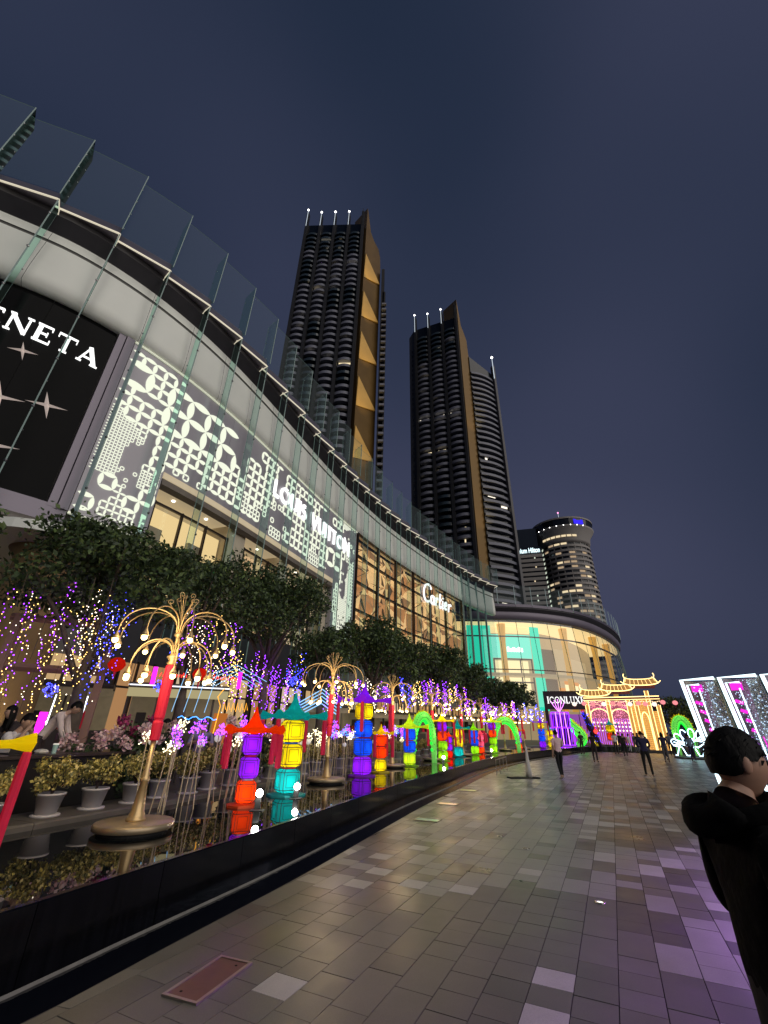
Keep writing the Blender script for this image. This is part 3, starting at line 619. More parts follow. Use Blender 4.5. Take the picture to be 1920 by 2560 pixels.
# ------------------------------------------------------------------ towers
m_tglass = mat('tower_dark_glass', (.006, .008, .013), .15, 0, var=.3, scale=.2, spec=.35)
m_tpier = mat('tower_pier', (.014, .014, .018), .6, .2, var=.1, scale=.1)
m_balc = mat('balcony_slab', (.175, .18, .225), .5, var=.15, scale=.1)
m_balg = mat('balcony_glass', (.035, .05, .065), .15, 0, var=.2, scale=.2)
m_gold = mat('gold_cladding', (.17, .10, .03), .42, .55, var=.12, scale=.12)
m_flank = mat('tower_flank', (.11, .105, .11), .6, var=.1, scale=.08)
m_beacon = glow('beacon', (1, .97, .95), 6); m_beam = glow('beacon_mast', (.8, .9, 1), .8)
m_twin = [glow('tower_window_0', (1, .82, .5), 1.1), glow('tower_window_1', (1, .9, .72), 1.6)]
def azd(az, d, z=0): a = math.radians(az); return Vector((math.sin(a)*d, math.cos(a)*d, z))
def tower(name, label, A, B, H, z0, nb, fl, seed, lit, skip):
    A = Vector((A[0], A[1], 0)); B = Vector((B[0], B[1], 0)); c = (A+B)/2
    t = thing(name, label, 'tower', tuple(c)); u = (B-A).normalized(); n = Vector((u.y, -u.x, 0)); W = (B-A).length; O = org(t); r2 = random.Random(seed)
    pt = lambda s, o, z: A+u*s+n*o+Vector((0, 0, z))
    b = MB(); b.hexa([pt(0, 0, 0), pt(W, 0, 0), pt(W, -34, 0), pt(0, -34, 0), pt(0, 0, H-4), pt(W, 0, H-4), pt(W, -34, H-8), pt(0, -34, H-8)]); b.build('glass_body', m_tglass, t, org=O)
    pw = 1.5; bw = (W-pw)/nb
    for k in range(nb+1):
        s = k*bw; hh = H+(6 if k in (0, nb) else 3)
        b = MB(); b.hexa([pt(s, 0, 0), pt(s, 2.6, 0), pt(s+pw, 2.6, 0), pt(s+pw, 0, 0), pt(s, 0, hh), pt(s, 2.6, hh), pt(s+pw, 2.6, hh), pt(s+pw, 0, hh)]); b.build('pier', m_tpier, t, org=O)
        b = MB(); b.tube([pt(s+.7, 2.9, H-9), pt(s+.7, 2.9, hh+2.2)], .18, 5); b.build('mast', m_beam if k < nb else m_tpier, t, org=O)
        if k < nb: b = MB(); b.ball(pt(s+.7, 2.9, hh+2.3), .6, 8, 5); b.build('beacon_lamp', m_beacon, t, org=O)
    # one balcony shape shared by all
    q = MB(); N = 8; w = bw-pw-.3; vs = []
    for i in range(N+1):
        x = -w/2+w*i/N; y = 1.2+1.2*(1-(2*i/N-1)**2); vs += [pt(0, y, 0)-A+u*x, pt(0, y, 1.7)-A+u*x, pt(0, 0, 1.7)-A+u*x, pt(0, 0, 0)-A+u*x]
    fs = []
    for i in range(N): fs += [(i*4+j, i*4+(j+1) % 4, i*4+4+(j+1) % 4, i*4+4+j) for j in range(4)]
    q.add(vs, fs+[(0, 1, 2, 3), (N*4+3, N*4+2, N*4+1, N*4)]); mb_s = q.mesh('balcony', m_balc); mb_g = q.mesh('balcony', m_balg)
    nf = int((H-10-z0)/fl)
    for k in range(nb):
        run = 0; glassy = False
        for f in range(nf):
            if run <= 0: glassy = r2.random() < skip; run = r2.randint(2, 5) if glassy else r2.randint(3, 9)
            run -= 1; z = z0+f*fl; p = pt(k*bw+pw+(bw-pw)/2, 0, z)-Vector(O)
            if (f > nf-7 and r2.random() < .55): glassy = True
            link('balcony', mb_g if glassy else mb_s, t, p)
    lit = lit+[(r2.randrange(nb), r2.randrange(nf), r2.uniform(.05, .7), r2.uniform(.6, 1.6), r2.uniform(.7, 1.4), r2.randrange(2)) for _ in range(22)]
    for (k, f, x, w, h, mi) in lit:
        s = k*bw+pw+(bw-pw)*x; z = z0+f*fl+1.7; b = MB(); b.hexa([pt(s, 0, z), pt(s, .25, z), pt(s+w, .25, z), pt(s+w, 0, z), pt(s, 0, z+h), pt(s, .25, z+h), pt(s+w, .25, z+h), pt(s+w, 0, z+h)]); b.build('lit_window', m_twin[mi], t, org=O)
    return t, pt, W, u, n, O
# nearer tower: straight front, folded gold side
t1, pt, W, u, n, O = tower('residential_tower', 'taller dark balcony tower with glowing folded gold side and white roof beacons', (-54.2, 161.9), (-16.6, 160.2), 296, 92, 4, 4.55, 5,
    [(1, 41, .05, 3, 1.6, 1), (1, 41, .55, 3, 1.6, 1), (1, 39, .1, 3, 1.5, 1), (1, 39, .5, 3, 1.5, 1), (2, 37, .4, 1.5, 1.2, 1), (3, 34, .1, 2, 1.4, 1), (3, 34, .55, 2, 1.4, 1), (1, 29, .1, 2.8, 2.4, 0), (0, 22, .6, 1.4, 1, 0), (3, 16, .1, 6, 2.6, 0), (3, 9, .5, 2, 1, 0), (1, 18, .3, 1.6, 1.4, 1)], .30)
A2, B2 = Vector((-15.0, 161.2, 0)), Vector((-5.6, 173.5, 0))
b = MB(); prof = [(0, 0), (1, 0), (1, 268), (.96, 278), (.84, 284), (.5, 287), (.30, 291), (.18, 300), (.08, 309), (0, 312)]
f2 = [A2.lerp(B2, x)+Vector((0, 0, z)) for x, z in prof]; bk = [p+Vector((-9, 9, 0)) for p in f2]; k = len(prof)
b.add(f2+bk, [tuple(range(k))[::-1]]+[(i, (i+1) % k, k+(i+1) % k, k+i) for i in range(k)]); b.build('gold_side', m_gold, t1, org=O)
outn = Vector((.79, -.60, 0))
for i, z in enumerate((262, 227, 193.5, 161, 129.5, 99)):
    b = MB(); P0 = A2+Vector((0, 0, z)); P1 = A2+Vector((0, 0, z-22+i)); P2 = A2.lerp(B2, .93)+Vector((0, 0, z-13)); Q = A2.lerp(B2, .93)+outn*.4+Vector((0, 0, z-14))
    b.add([P0+outn*.9, P1+outn*.3, P2+outn*.9, P0, P2], [(0, 1, 2), (0, 2, 4, 3), (0, 3, 1), (2, 1, 4)]); b.build('gold_fold', mat('gold_fold', (.66, .40, .11), .4, .35, var=.08, scale=.2), t1, org=O)  # fold gets a lighter gold, standing in for its uplit brightness
    L = bpy.data.lights.new('gold_uplight', 'SPOT'); L.energy = 7000; L.color = (1, .74, .30); L.spot_size = math.radians(60); L.spot_blend = .7; L.shadow_soft_size = .4
    lo = bpy.data.objects.new('gold_uplight', L); COL.objects.link(lo); lo.parent = t1
    pos = A2.lerp(B2, .25)+outn*9+Vector((0, 0, z-29)); lo.location = pos-Vector(O); lo.rotation_euler = ((A2.lerp(B2, .3)+outn*2.0+Vector((0, 0, z-11)))-pos).to_track_quat('-Z', 'Y').to_euler()
b = MB(); C2 = Vector((-3.6, 175, 0))
for x0, h in ((0, 262), (.9, 240), (1.7, 222)): b.box((C2.x+x0, C2.y, h/2), (1.8, 9, h))
b.build('rear_stack', m_tpier, t1, org=O)
q = MB(); q.box((0, -1.2, 0), (2.6, 1.6, 1.2)); me = q.mesh('balcony', m_balc)
for f in range(30): link('balcony', me, t1, Vector((C2.x+1.2, C2.y-4.3, 95+f*4.55))-Vector(O))
# farther tower
t2, pt, W, u, n, O = tower('residential_tower', 'second dark balcony tower with narrow gold spine, right of the taller one', (19.8, 213.4), (48.0, 201.4), 262, 30, 3, 4.3, 11,
    [(1, 46, .6, 1.6, 1.2, 1), (0, 41, .5, 4, .8, 0), (0, 33, .05, 1.5, 1.6, 1), (0, 33, .55, 1.5, 1.6, 1), (1, 33, .2, 1.5, 1.6, 1), (1, 33, .62, 1.5, 1.6, 1), (2, 33, .1, 1.4, 1.6, 1), (2, 33, .5, 1.4, 1.6, 1), (1, 32, .1, 7, .6, 1), (2, 32, .1, 6, .6, 1), (0, 27, .4, 4, 1.5, 0), (1, 27, .2, 4.6, 1.5, 0), (0, 11, .1, .8, .8, 1), (0, 11, .8, .8, .8, 1), (2, 13, .45, .7, 5, 0)], .10)
b = MB(); b.hexa([(15.8, 217.2, 0), (19.7, 213.5, 0), (40, 240, 0), (36, 244, 0), (15.8, 217.2, 254), (19.7, 213.5, 259), (40, 240, 254), (36, 244, 250)]); b.build('plain_flank', m_flank, t2, org=O)
q = MB(); q.box((0, 0, 0), (.5, .5, 1.8)); me = q.mesh('slot_window', m_tglass)
for f in range(48): link('slot_window', me, t2, Vector((17.6, 215.3, 36+f*4.3))-Vector(O))
b = MB(); prof = [(0, 0), (1, 0), (1, 226), (.92, 240), (.6, 247), (.35, 251), (.22, 262), (.08, 272), (0, 277)]
A2, B2 = Vector((48.6, 201.8, 0)), Vector((54.6, 206, 0)); f2 = [A2.lerp(B2, x)+Vector((0, 0, z)) for x, z in prof]; bk = [p+Vector((-8, 10, 0)) for p in f2]; k = len(prof)
b.add(f2+bk, [tuple(range(k))[::-1]]+[(i, (i+1) % k, k+(i+1) % k, k+i) for i in range(k)]); b.build('gold_spine', m_gold, t2, org=O)
for z in (20, 85, 150):
    L = bpy.data.lights.new('gold_uplight', 'SPOT'); L.energy = 13000; L.color = (1, .74, .30); L.spot_size = math.radians(50); L.spot_blend = .9; L.shadow_soft_size = .5
    lo = bpy.data.objects.new('gold_uplight', L); COL.objects.link(lo); lo.parent = t2; pos = A2.lerp(B2, .5)+Vector((5, -9, z)); lo.location = pos-Vector(O); lo.rotation_euler = (A2.lerp(B2, .5)+Vector((0, 0, z+28))-pos).to_track_quat('-Z', 'Y').to_euler()
# its right wing
Aw, Bw = Vector((54.7, 205.2, 0)), Vector((70.5, 212.5, 0)); uw = (Bw-Aw).normalized(); nw = Vector((uw.y, -uw.x, 0)); Ww = (Bw-Aw).length
b = MB(); b.hexa([Aw, Bw, Bw-nw*20, Aw-nw*20, Aw+Vector((0, 0, 224)), Bw+Vector((0, 0, 216)), Bw-nw*20+Vector((0, 0, 214)), Aw-nw*20+Vector((0, 0, 224))]); b.build('wing_body', m_tglass, t2, org=O)
b = MB(); b.hexa([Bw, Bw+nw*2.4, Bw+nw*2.4+uw*1.6, Bw+uw*1.6, Bw+Vector((0, 0, 222)), Bw+nw*2.4+Vector((0, 0, 222)), Bw+nw*2.4+uw*1.6+Vector((0, 0, 222)), Bw+uw*1.6+Vector((0, 0, 222))]); b.build('pier', m_flank, t2, org=O)
b = MB(); b.tube([Bw+nw*2.6+Vector((0, 0, 210)), Bw+nw*2.6+Vector((0, 0, 229))], .25, 5); b.build('mast', m_beam, t2, org=O); b = MB(); b.ball(Bw+nw*2.6+Vector((0, 0, 229)), .8, 8, 5); b.build('beacon_lamp', m_beacon, t2, org=O)
q = MB(); N = 6; vs = []
for i in range(N+1):
    x = Ww*(i/N-.5); y = .8+1.4*(1-(2*i/N-1)**2); vs += [uw*x+nw*y, uw*x+nw*y+Vector((0, 0, 1.5)), uw*x+Vector((0, 0, 1.5)), uw*x]
q.add(vs, [(i*4+j, i*4+(j+1) % 4, i*4+4+(j+1) % 4, i*4+4+j) for i in range(N) for j in range(4)]); me = q.mesh('balcony', m_balc)
for f in range(43): link('balcony', me, t2, (Aw+Bw)/2+Vector((0, 0, 28+f*4.3))-Vector(O))
for (x, z, w) in ((.25, 143, 1.4), (.7, 136, 1.4), (.2, 118, 5), (.7, 113, 4), (.3, 58, 3)):
    p = Aw+uw*Ww*x; b = MB(); b.hexa([p+Vector((0, 0, z)), p+nw*.3+Vector((0, 0, z)), p+nw*.3+uw*w+Vector((0, 0, z)), p+uw*w+Vector((0, 0, z)), p+Vector((0, 0, z+1.2)), p+nw*.3+Vector((0, 0, z+1.2)), p+nw*.3+uw*w+Vector((0, 0, z+1.2)), p+uw*w+Vector((0, 0, z+1.2))]); b.build('lit_window', m_twin[1], t2, org=O)

# ------------------------------------------------------------------ hotel far behind
m_hot = mat('hotel_concrete', (.33, .305, .29), .7, var=.1, scale=.1); m_hwin = mat('hotel_window', (.012, .014, .02), .2)
m_hlit = [glow('hotel_lit_0', (1, .80, .50), .9), glow('hotel_lit_1', (1, .72, .45), .45), glow('hotel_lit_2', (.9, 1, .8), .75)]
HC = azd(24.75, 276); ho = thing('hotel_tower', 'round hotel tower with flying-saucer top and lit name on its slab wing', 'hotel', tuple(HC)); O = org(ho); r2 = random.Random(4)
b = MB(); R = 14.6; b.lathe([(R-.8, 0), (R-.8, 105)], 48, O); b.build('core', m_hwin, ho, org=O)
q = MB(); q.lathe([(R-.9, 0), (R, 0), (R, 1.35), (R-.9, 1.35)], 48); me = q.mesh('floor_band', m_hot)
for f in range(28): link('floor_band', me, ho, (0, 0, 22+f*2.95))
view = math.atan2(-HC.y, -HC.x)
def hwin(a, z, w, h, m, name='window', rr=R-.55):
    p = [Vector((math.cos(a+d/rr)*(rr), math.sin(a+d/rr)*(rr), zz)) for d in (-w/2, w/2) for zz in (z, z+h)]
    b = MB(); b.add([p[0], p[2], p[3], p[1]], [(0, 1, 2, 3)]); return b.build(name, m, ho)
fin = MB(); fin.box((0, 0, .8), (.5, .45, 1.6)); fm = fin.mesh('window_pier', m_hot)
for f in range(9, 28):
    for i in range(-5, 6):
        a = view+i*.285
        z = 23.35+f*2.95
        link('window_pier', fm, ho, (math.cos(a+.142)*(R-.5), math.sin(a+.142)*(R-.5), z), (0, 0, a+.142))
        r = r2.random()
        if i > -4: hwin(a, z+.1, 3.3, 1.35, m_hlit[r2.choice((0, 1, 1))] if r < .22 else m_hwin)
for f in range(7, 28): hwin(view-.285*4.05, 23.5+f*2.95, 3.4, 1.25, m_hlit[2], 'stair_window', R+.05)
b = MB(); b.lathe([(R, 104.5), (R+.6, 106), (R+1.2, 110), (18.2, 113.5), (18.6, 114.3)], 48); b.build('saucer_underside', m_hot, ho, True)
b = MB(); b.lathe([(17.6, 114.3), (18.2, 118.6)], 48); b.build('saucer_glass', m_hwin, ho)
b = MB(); b.lathe([(18.6, 118.6), (18.6, 119.6), (12, 121.2), (2, 121.6)], 48); b.build('saucer_roof', m_hot, ho)
for k in range(7): a = view-.75+k*.2; hwin(a, 107.5, 2.6, 1.3, m_hlit[0], 'lounge_window', R+1.25)
m_blue = glow('blue_screen', (.05, .03, 1), 1.0); hwin(view+.62, 114.8, 6.5, 3.2, m_blue, 'blue_window', 18.3)
for k in range(9): a = view-1+k*.22; b = MB(); b.ball((math.cos(a)*18.5, math.sin(a)*18.5, 114.1), .28, 6, 4); b.build('rim_lamp', m_beacon, ho)
b = MB(); b.tube([(0, 0, 121), (0, 0, 131)], .14, 5); b.build('mast', m_beam, ho); b = MB(); b.ball((0, 0, 131.3), .55, 6, 4); b.build('mast_lamp', glow('mast_red', (1, .3, .6), 2.5), ho)
SA, SB = azd(13.5, 262), azd(21.9, 262.5); us = (SB-SA).normalized(); ns = Vector((us.y, -us.x, 0)); WS = (SB-SA).length
sp = lambda s, o, z: SA+us*s+ns*o+Vector((0, 0, z))-Vector(O)
b = MB(); b.hexa([sp(0, 0, 0), sp(WS, 0, 0), sp(WS, -16, 0), sp(0, -16, 0), sp(0, 0, 104), sp(WS, 0, 104), sp(WS, -16, 104), sp(0, -16, 104)]); b.build('slab_wing', m_hwin, ho)
q = MB(); q.hexa([sp(0, .0, 0), sp(0, .6, 0), sp(WS, .6, 0), sp(WS, 0, 0), sp(0, 0, 1.9), sp(0, .6, 1.9), sp(WS, .6, 1.9), sp(WS, 0, 1.9)]); me = q.mesh('slab_band', m_hot)
for f in range(27): link('slab_band', me, ho, (0, 0, 20.5+f*2.95))
for f in range(12, 27):
    for s in (20.9, 22.6, 31.5):
        if r2.random() < .55: z = 20.5+f*2.95+1.95; x = s+(r2.random()*2 if s > 30 else 0); b = MB(); b.hexa([sp(x, .0, z), sp(x, .3, z), sp(x+.7, .3, z), sp(x+.7, 0, z), sp(x, 0, z+.95), sp(x, .3, z+.95), sp(x+.7, .3, z+.95), sp(x+.7, 0, z+.95)]); b.build('lit_window', m_hlit[r2.choice((0, 2, 2))], ho)
b = MB(); b.hexa([sp(14, -2, 104), sp(WS-1.5, -2, 104), sp(WS-1.5, -12, 104), sp(14, -12, 104), sp(14, -2, 117.5), sp(WS-1.5, -2, 117.5), sp(WS-1.5, -12, 117.5), sp(14, -12, 117.5)]); b.build('roof_plant', mat('roof_plant_blue', (.010, .018, .035), .4), ho)
def text_mesh(txt, size, depth, m, name='lettering', sx=1.0, bold=0.0):
    c = bpy.data.curves.new(name, 'FONT'); c.body = txt; c.size = size; c.extrude = depth; c.offset = bold; c.resolution_u = 3
    o = bpy.data.objects.new(name, c); COL.objects.link(o); dg = bpy.context.evaluated_depsgraph_get()
    me = bpy.data.meshes.new_from_object(o.evaluated_get(dg)); bpy.data.objects.remove(o); me.materials.clear(); me.materials.append(m); return me
me = text_mesh('Millennium Hilton', 4.3, .25, glow('hotel_sign', (.75, .95, 1), 1.8), bold=.08)

for v in me.vertices: v.co.x *= .62
wd = max(v.co.x for v in me.vertices); p = sp(WS-1.2-wd, .9, 100.2); link('name_sign', me, ho, p, (PI/2, 0, math.atan2(us.y, us.x)))

# ------------------------------------------------------------------ glass pavilion at the far end of the mall
PAV = Curve([(6, 90), (16, 88.6), (24, 88.3), (32, 88.9), (40.6, 92), (47, 96.5), (53.5, 103), (60, 111), (66, 120), (70.5, 129), (72.5, 139), (70, 149), (62, 156)], .6)
pav = thing('glass_pavilion', 'curved glass pavilion of the mall with turquoise shopfront and golden columns', 'building', tuple(PAV.at(30, -6))); O = org(pav)
def pp(b, name, m, parent=None, smooth=False): return b.build(name, m, parent or pav, smooth, org=O)
m_pfas = mat('pavilion_fascia', (.22, .19, .24), .4, .1, var=.06, scale=.4); NPB = 31; PB = PAV.L/NPB
b = MB(); loft(b, PAV, 0, PAV.L, [(-1.2, 22.3), (-.6, 22.5), (-.35, 23.6), (-.6, 24.0)], 1.5); pp(b, 'fascia', m_pfas, smooth=True)
b = MB(); loft(b, PAV, 0, PAV.L, [(-.6, 24.0), (-.2, 24.7), (-.2, 25.0), (-14, 25.3)], 1.5); pp(b, 'roof', m_dark)
g_pav = pane('pavilion_glass', (.90, .90, .84), .05, .015); bulge = [(-1.1, 22.4), (-.5, 16), (.0, 10), (.1, 6), (-.3, 1), (-.5, 0)]
for k in range(NPB):
    a, e = k*PB, (k+1)*PB
    if e > 88: continue
    b = MB(); loft(b, PAV, a+.02, e-.02, [(-.25, 24.95), (.0, 24.95), (.0, 25.55), (-.25, 25.55)], PB, closed=True, cap=True); pp(b, 'canopy_box', m_gut)
    b = MB(); loft(b, PAV, a+.03, e-.03, bulge, PB); pp(b, 'curtain_pane', g_pav, smooth=True)
    b = MB(); b.tube([PAV.at(e, o+.05, z) for o, z in bulge], .05, 4); pp(b, 'glazing_fin', m_fedge)
    b = MB(); b.tube([PAV.at(e, .05, 25.4), PAV.at(e, .05, 29.4)], .06, 4); pp(b, 'fin_edge', mat('glowing_fin_edge', (.3, .36, .36), .2, emis=(.6, .75, .72), es=.18))  # fin edge made to glow so it reads as a bright line
    b = MB(); loft(b, PAV, a+.05, e-.05, [(.0, 25.5), (.0, 29.6)], PB); pp(b, 'screen_pane', g_screen)
b = MB(); loft(b, PAV, 0, 88, [(-1.3, 18.9), (-.85, 18.9), (-.85, 19.1), (-1.3, 19.1)], 1.5, closed=True); loft(b, PAV, 0, 88, [(-.6, 12.4), (-.2, 12.4), (-.2, 12.55), (-.6, 12.55)], 1.5, closed=True); pp(b, 'transom', m_frame)
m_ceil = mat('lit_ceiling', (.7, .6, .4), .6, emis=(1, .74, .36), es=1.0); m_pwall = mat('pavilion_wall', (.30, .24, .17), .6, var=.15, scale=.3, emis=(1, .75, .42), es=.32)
b = MB(); loft(b, PAV, 4, 84, [(-1.4, 22.0), (-9, 21.7)], 2); pp(b, 'ceiling', m_ceil)
b = MB(); loft(b, PAV, 4, 84, [(-9, 21.7), (-9, 0)], 2); pp(b, 'inner_wall', m_pwall)
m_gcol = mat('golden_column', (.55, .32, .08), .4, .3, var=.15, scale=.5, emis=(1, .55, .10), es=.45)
for (s, o, r) in [(19.4, -2.6, .62), (35.6, -2.6, .6), (50, -2.6, .6), (62, -2.6, .6)]:
    b = MB(); b.lathe([(r*1.1, 0), (r, 8), (r, 18), (r*1.5, 21.8)], 14, tuple(PAV.at(s, o))); pp(b, 'gold_column', m_gcol, smooth=True)
m_teal = glow('turquoise_panel', (.03, .80, .54), 1.1); m_teal2 = glow('turquoise_panel_pale', (.20, .9, .72), 1.1); m_swin = glow('shop_cream', (1, .82, .45), 1.25)
for (a, e, z0, z1, o, m, nm) in [(12.0, 17.4, 6, 21.8, -4.0, m_teal, 'turquoise_panel'), (27.0, 29.6, 5, 21.8, -4.0, m_teal, 'turquoise_panel'), (17.4, 27.0, 15.2, 20.0, -4.2, m_teal2, 'turquoise_panel'), (17.4, 27.0, 20.2, 21.6, -4.2, m_ceil, 'shop_head'), (18.0, 26.4, 6, 14.8, -5.2, m_swin, 'shop_window')]:
    b = MB(); loft(b, PAV, a, e, [(o, z1), (o, z0)], 1.5); pp(b, nm, m)
b = MB()
for s in (17.7, 20.4, 23.6, 26.7): loft(b, PAV, s-.12, s+.12, [(-4.3, 15), (-4.1, 15), (-4.1, 6), (-4.3, 6)], .3, closed=True, cap=True)
for z in (15.0, 10.5): loft(b, PAV, 17.6, 26.8, [(-4.3, z-.12), (-4.1, z-.12), (-4.1, z+.12), (-4.3, z+.12)], 1, closed=True)
pp(b, 'shop_frame', m_frame)
m_sgl = glow('shop_sign_glow', (.95, 1, .95), 2.5)
b = MB()
for i, (s, w, h) in enumerate([(20.6, .5, 1.0), (21.3, .4, .7), (21.9, .55, .9), (22.6, .4, .7), (23.2, .6, 1.0), (24.0, .4, .8)]): loft(b, PAV, s, s+w, [(-3.9, 16.4), (-3.8, 16.4), (-3.8, 16.4+h), (-3.9, 16.4+h)], w, closed=True, cap=True)
pp(b, 'shop_name', m_sgl)
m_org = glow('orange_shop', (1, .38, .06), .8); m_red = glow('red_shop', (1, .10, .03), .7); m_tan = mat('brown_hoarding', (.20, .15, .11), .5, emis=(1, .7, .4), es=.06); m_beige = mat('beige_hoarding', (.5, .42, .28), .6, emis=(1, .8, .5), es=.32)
for (a, e, z0, z1, o, m, nm) in [(30.2, 34.2, 4, 17.5, -5.0, m_tan, 'brown_hoarding'), (36.6, 44.5, 12.6, 18.2, -6.5, m_beige, 'beige_hoarding'), (38.5, 45, 6.5, 10.8, -6.0, m_swin, 'shop_window'), (38.2, 45.3, 10.8, 11.6, -5.9, m_org, 'orange_band'), (43.0, 45.2, 5.0, 9.0, -5.6, m_red, 'red_display'), (35.0, 37.4, 2, 10, -5.4, m_org, 'orange_band'), (46.5, 58, 8, 17, -7.5, m_beige, 'beige_hoarding'), (39.5, 43.0, 12.0, 12.5, -5.8, m_blue, 'blue_sign')]:
    b = MB(); loft(b, PAV, a, e, [(o, z1), (o, z0)], 1.5); pp(b, nm, m)
for z in (5.2, 12.0): b = MB(); loft(b, PAV, 4, 84, [(-1.6, z), (-9, z), (-9, z-.5), (-1.6, z-.5)], 2, closed=True); pp(b, 'floor_slab', m_pwall)
# entrance portal with the store name
EN = thing('store_entrance', 'dark entrance portal with the white store name over a purple lit doorway', 'entrance', (29.5, 73.5, 0), math.radians(-20))
b = MB(); b.box((0, 1.2, 6.2), (6.6, 2.4, 2.6)); b.box((-3.1, 1.2, 2.45), (.5, 2.4, 4.9)); b.box((3.1, 1.2, 2.45), (.5, 2.4, 4.9)); b.build('portal', mat('portal_purple_grey', (.06, .045, .06), .5), EN)
b = MB(); b.box((0, 2.6, 2.1), (5.7, .1, 4.2)); b.build('doorway_glow', glow('doorway_purple', (.55, .16, .75), .5), EN)
for x in (-1.7, 0, 1.7): b = MB(); b.box((x, 2.4, 2.1), (.10, .1, 4.2)); b.build('door_frame', m_frame, EN)
xo = 0.0; hh = .95; tot = sum(SERIF[c][0] for c in 'ICONLUXE')+.1*7
for ch in 'ICONLUXE':
    w, st = SERIF[ch]; b = MB()
    for pts, wd in st: ribbon(b, [(p[0]+xo, p[1]) for p in pts], max(wd, .09), lambda x, y, d: ((x-tot/2)*hh*.80, -.02-d, 5.7+y*hh), 0, .1)
    b.build('letter', m_sign, EN); xo += w+.1

# ------------------------------------------------------------------ lamps standing in the pool
WZ = .445
m_brass = mat('aged_brass', (.62, .44, .22), .34, .55, var=.15, scale=6); m_brassd = mat('bronze_disc', (.40, .31, .20), .36, .55, var=.2, scale=4)
m_redcl = mat('red_sleeve_cloth', (.62, .012, .045), .7, var=.15, scale=12, emis=(.9, .01, .06), es=.12); m_bulb = glow('warm_bulb', (1, .72, .27), 11); m_rubber = mat('black_rubber', (.01, .01, .01), .7)
def make_lamp():
    t = thing('lamp_post', 'x', 'lamp post')
    b = MB(); b.lathe([(.40, .0), (.40, .035)], 40); b.build('disc_foot', m_rubber, t)
    b = MB(); b.lathe([(.45, .035), (.465, .042), (.465, .095), (.45, .107), (.2, .112)], 48); b.build('disc_base', m_brassd, t, True)
    b = MB(); b.lathe([(.115, .11), (.115, .14), (.095, .15), (.095, .18), (.078, .21), (.046, .52), (.06, .53), (.06, .57), (.045, .59), (.052, .62), (.036, .65), (.034, 1.05)], 18); b.build('pole', m_brass, t, True)
    b = MB(); b.lathe([(.05, 1.0), (.066, 1.01), (.07, 1.22), (.058, 1.24), (.058, 1.26), (.068, 1.28), (.078, 1.75), (.07, 1.96), (.05, 1.97)], 10); b.build('red_sleeve', m_redcl, t)
    b = MB(); b.lathe([(.04, 1.96), (.075, 1.99), (.05, 2.03), (.085, 2.07), (.085, 2.09), (.03, 2.13), (.025, 2.36), (.055, 2.38), (.055, 2.42), (.03, 2.44), (.02, 2.6)], 14); b.build('collar', m_brass, t, True)
    def arch(a, z0, r, h, drop):
        pts = []
        for i in range(15):
            q = i/14; ang = PI*q*1.0; rr = .035+(r-.035)*(1-math.cos(ang))/2; z = z0+h*math.sin(ang)**.8-drop*q*q
            pts.append((rr*math.cos(a), rr*math.sin(a), z))
        return pts
    bm = MB(); bm.ball((0, 0, 0), .038, 10, 7); bme = bm.mesh('bulb', m_bulb, True); hm = MB(); hm.lathe([(.05, -.01), (.035, .03), (.014, .07), (.012, .09)], 10); hme = hm.mesh('bulb_cap', m_brass, True)
    for (n, z0, r, h, dr, ph) in ((10, 2.10, .56, .25, .22, .2), (9, 2.42, .82, .33, .10, .45)):
        for k in range(n):
            a = 2*PI*k/n+ph; pts = arch(a, z0, r, h, dr); b = MB(); b.tube(pts, [.0125-.004*i/14 for i in range(15)], 6); ar = b.build('arm', m_brass, t, True)
            e = pts[-1]; link('bulb_cap', hme, ar, (e[0], e[1], e[2]-.07)); link('bulb', bme, ar, (e[0], e[1], e[2]-.105))
    for zz in (1.95, 2.3):
        L = bpy.data.lights.new('lamp_glow', 'POINT'); L.energy = 26; L.color = (1, .76, .42); L.shadow_soft_size = .35; lo = bpy.data.objects.new('lamp_glow', L); COL.objects.link(lo); lo.parent = t; lo.location = (.0, -.55, zz)
    for k in range(9):
        a = 2*PI*k/9; b = MB(); pts = [(.015*math.cos(a), .015*math.sin(a), 2.5)]; R = .13+.06*(k % 3)
        for i in range(1, 9): q = i/8; pts.append((R*q**1.6*math.cos(a), R*q**1.6*math.sin(a), 2.5+(.50-.06*(k % 3))*q))
        cx, cz = R-.045, pts[-1][2]
        for i in range(1, 13): g = i*.55; rr = .045*(1-i/16); pts.append(((cx+rr*math.cos(g))*math.cos(a), (cx+rr*math.cos(g))*math.sin(a), cz+rr*math.sin(g)))
        b.tube(pts, .0065, 5); b.build('scroll', m_brass, t, True)
    return t
lamp0 = make_lamp(); lamp_pos = [(-3.06, 6.57), (-1.28, 12.2), (.45, 17.2), (2.35, 21.2), (4.4, 25.5), (6.3, 29.3), (8.6, 33.0), (11.0, 36.6)]
lamp_lab = ['nearest brass fountain-shaped lamp post with red sleeve, on a disc in the pool', 'second brass lamp post along the pool, between the teal and purple roofed lanterns', 'third brass lamp post along the pool, left of the first dragon arch', 'fourth brass lamp post along the pool, behind the first dragon arch', 'fifth brass lamp post along the pool, beyond the first dragon arch', 'sixth brass lamp post along the pool, before the second dragon arch', 'seventh brass lamp post, behind the second dragon arch', 'last brass lamp post, farthest along the pool']
for i, (x, y) in enumerate(lamp_pos):
    o = lamp0 if i == 0 else copy_tree(lamp0); o.location = (x, y, WZ); o.rotation_euler = (0, 0, i*.3); o['label'] = lamp_lab[i]; o['group'] = 'brass lamp posts in the pool'

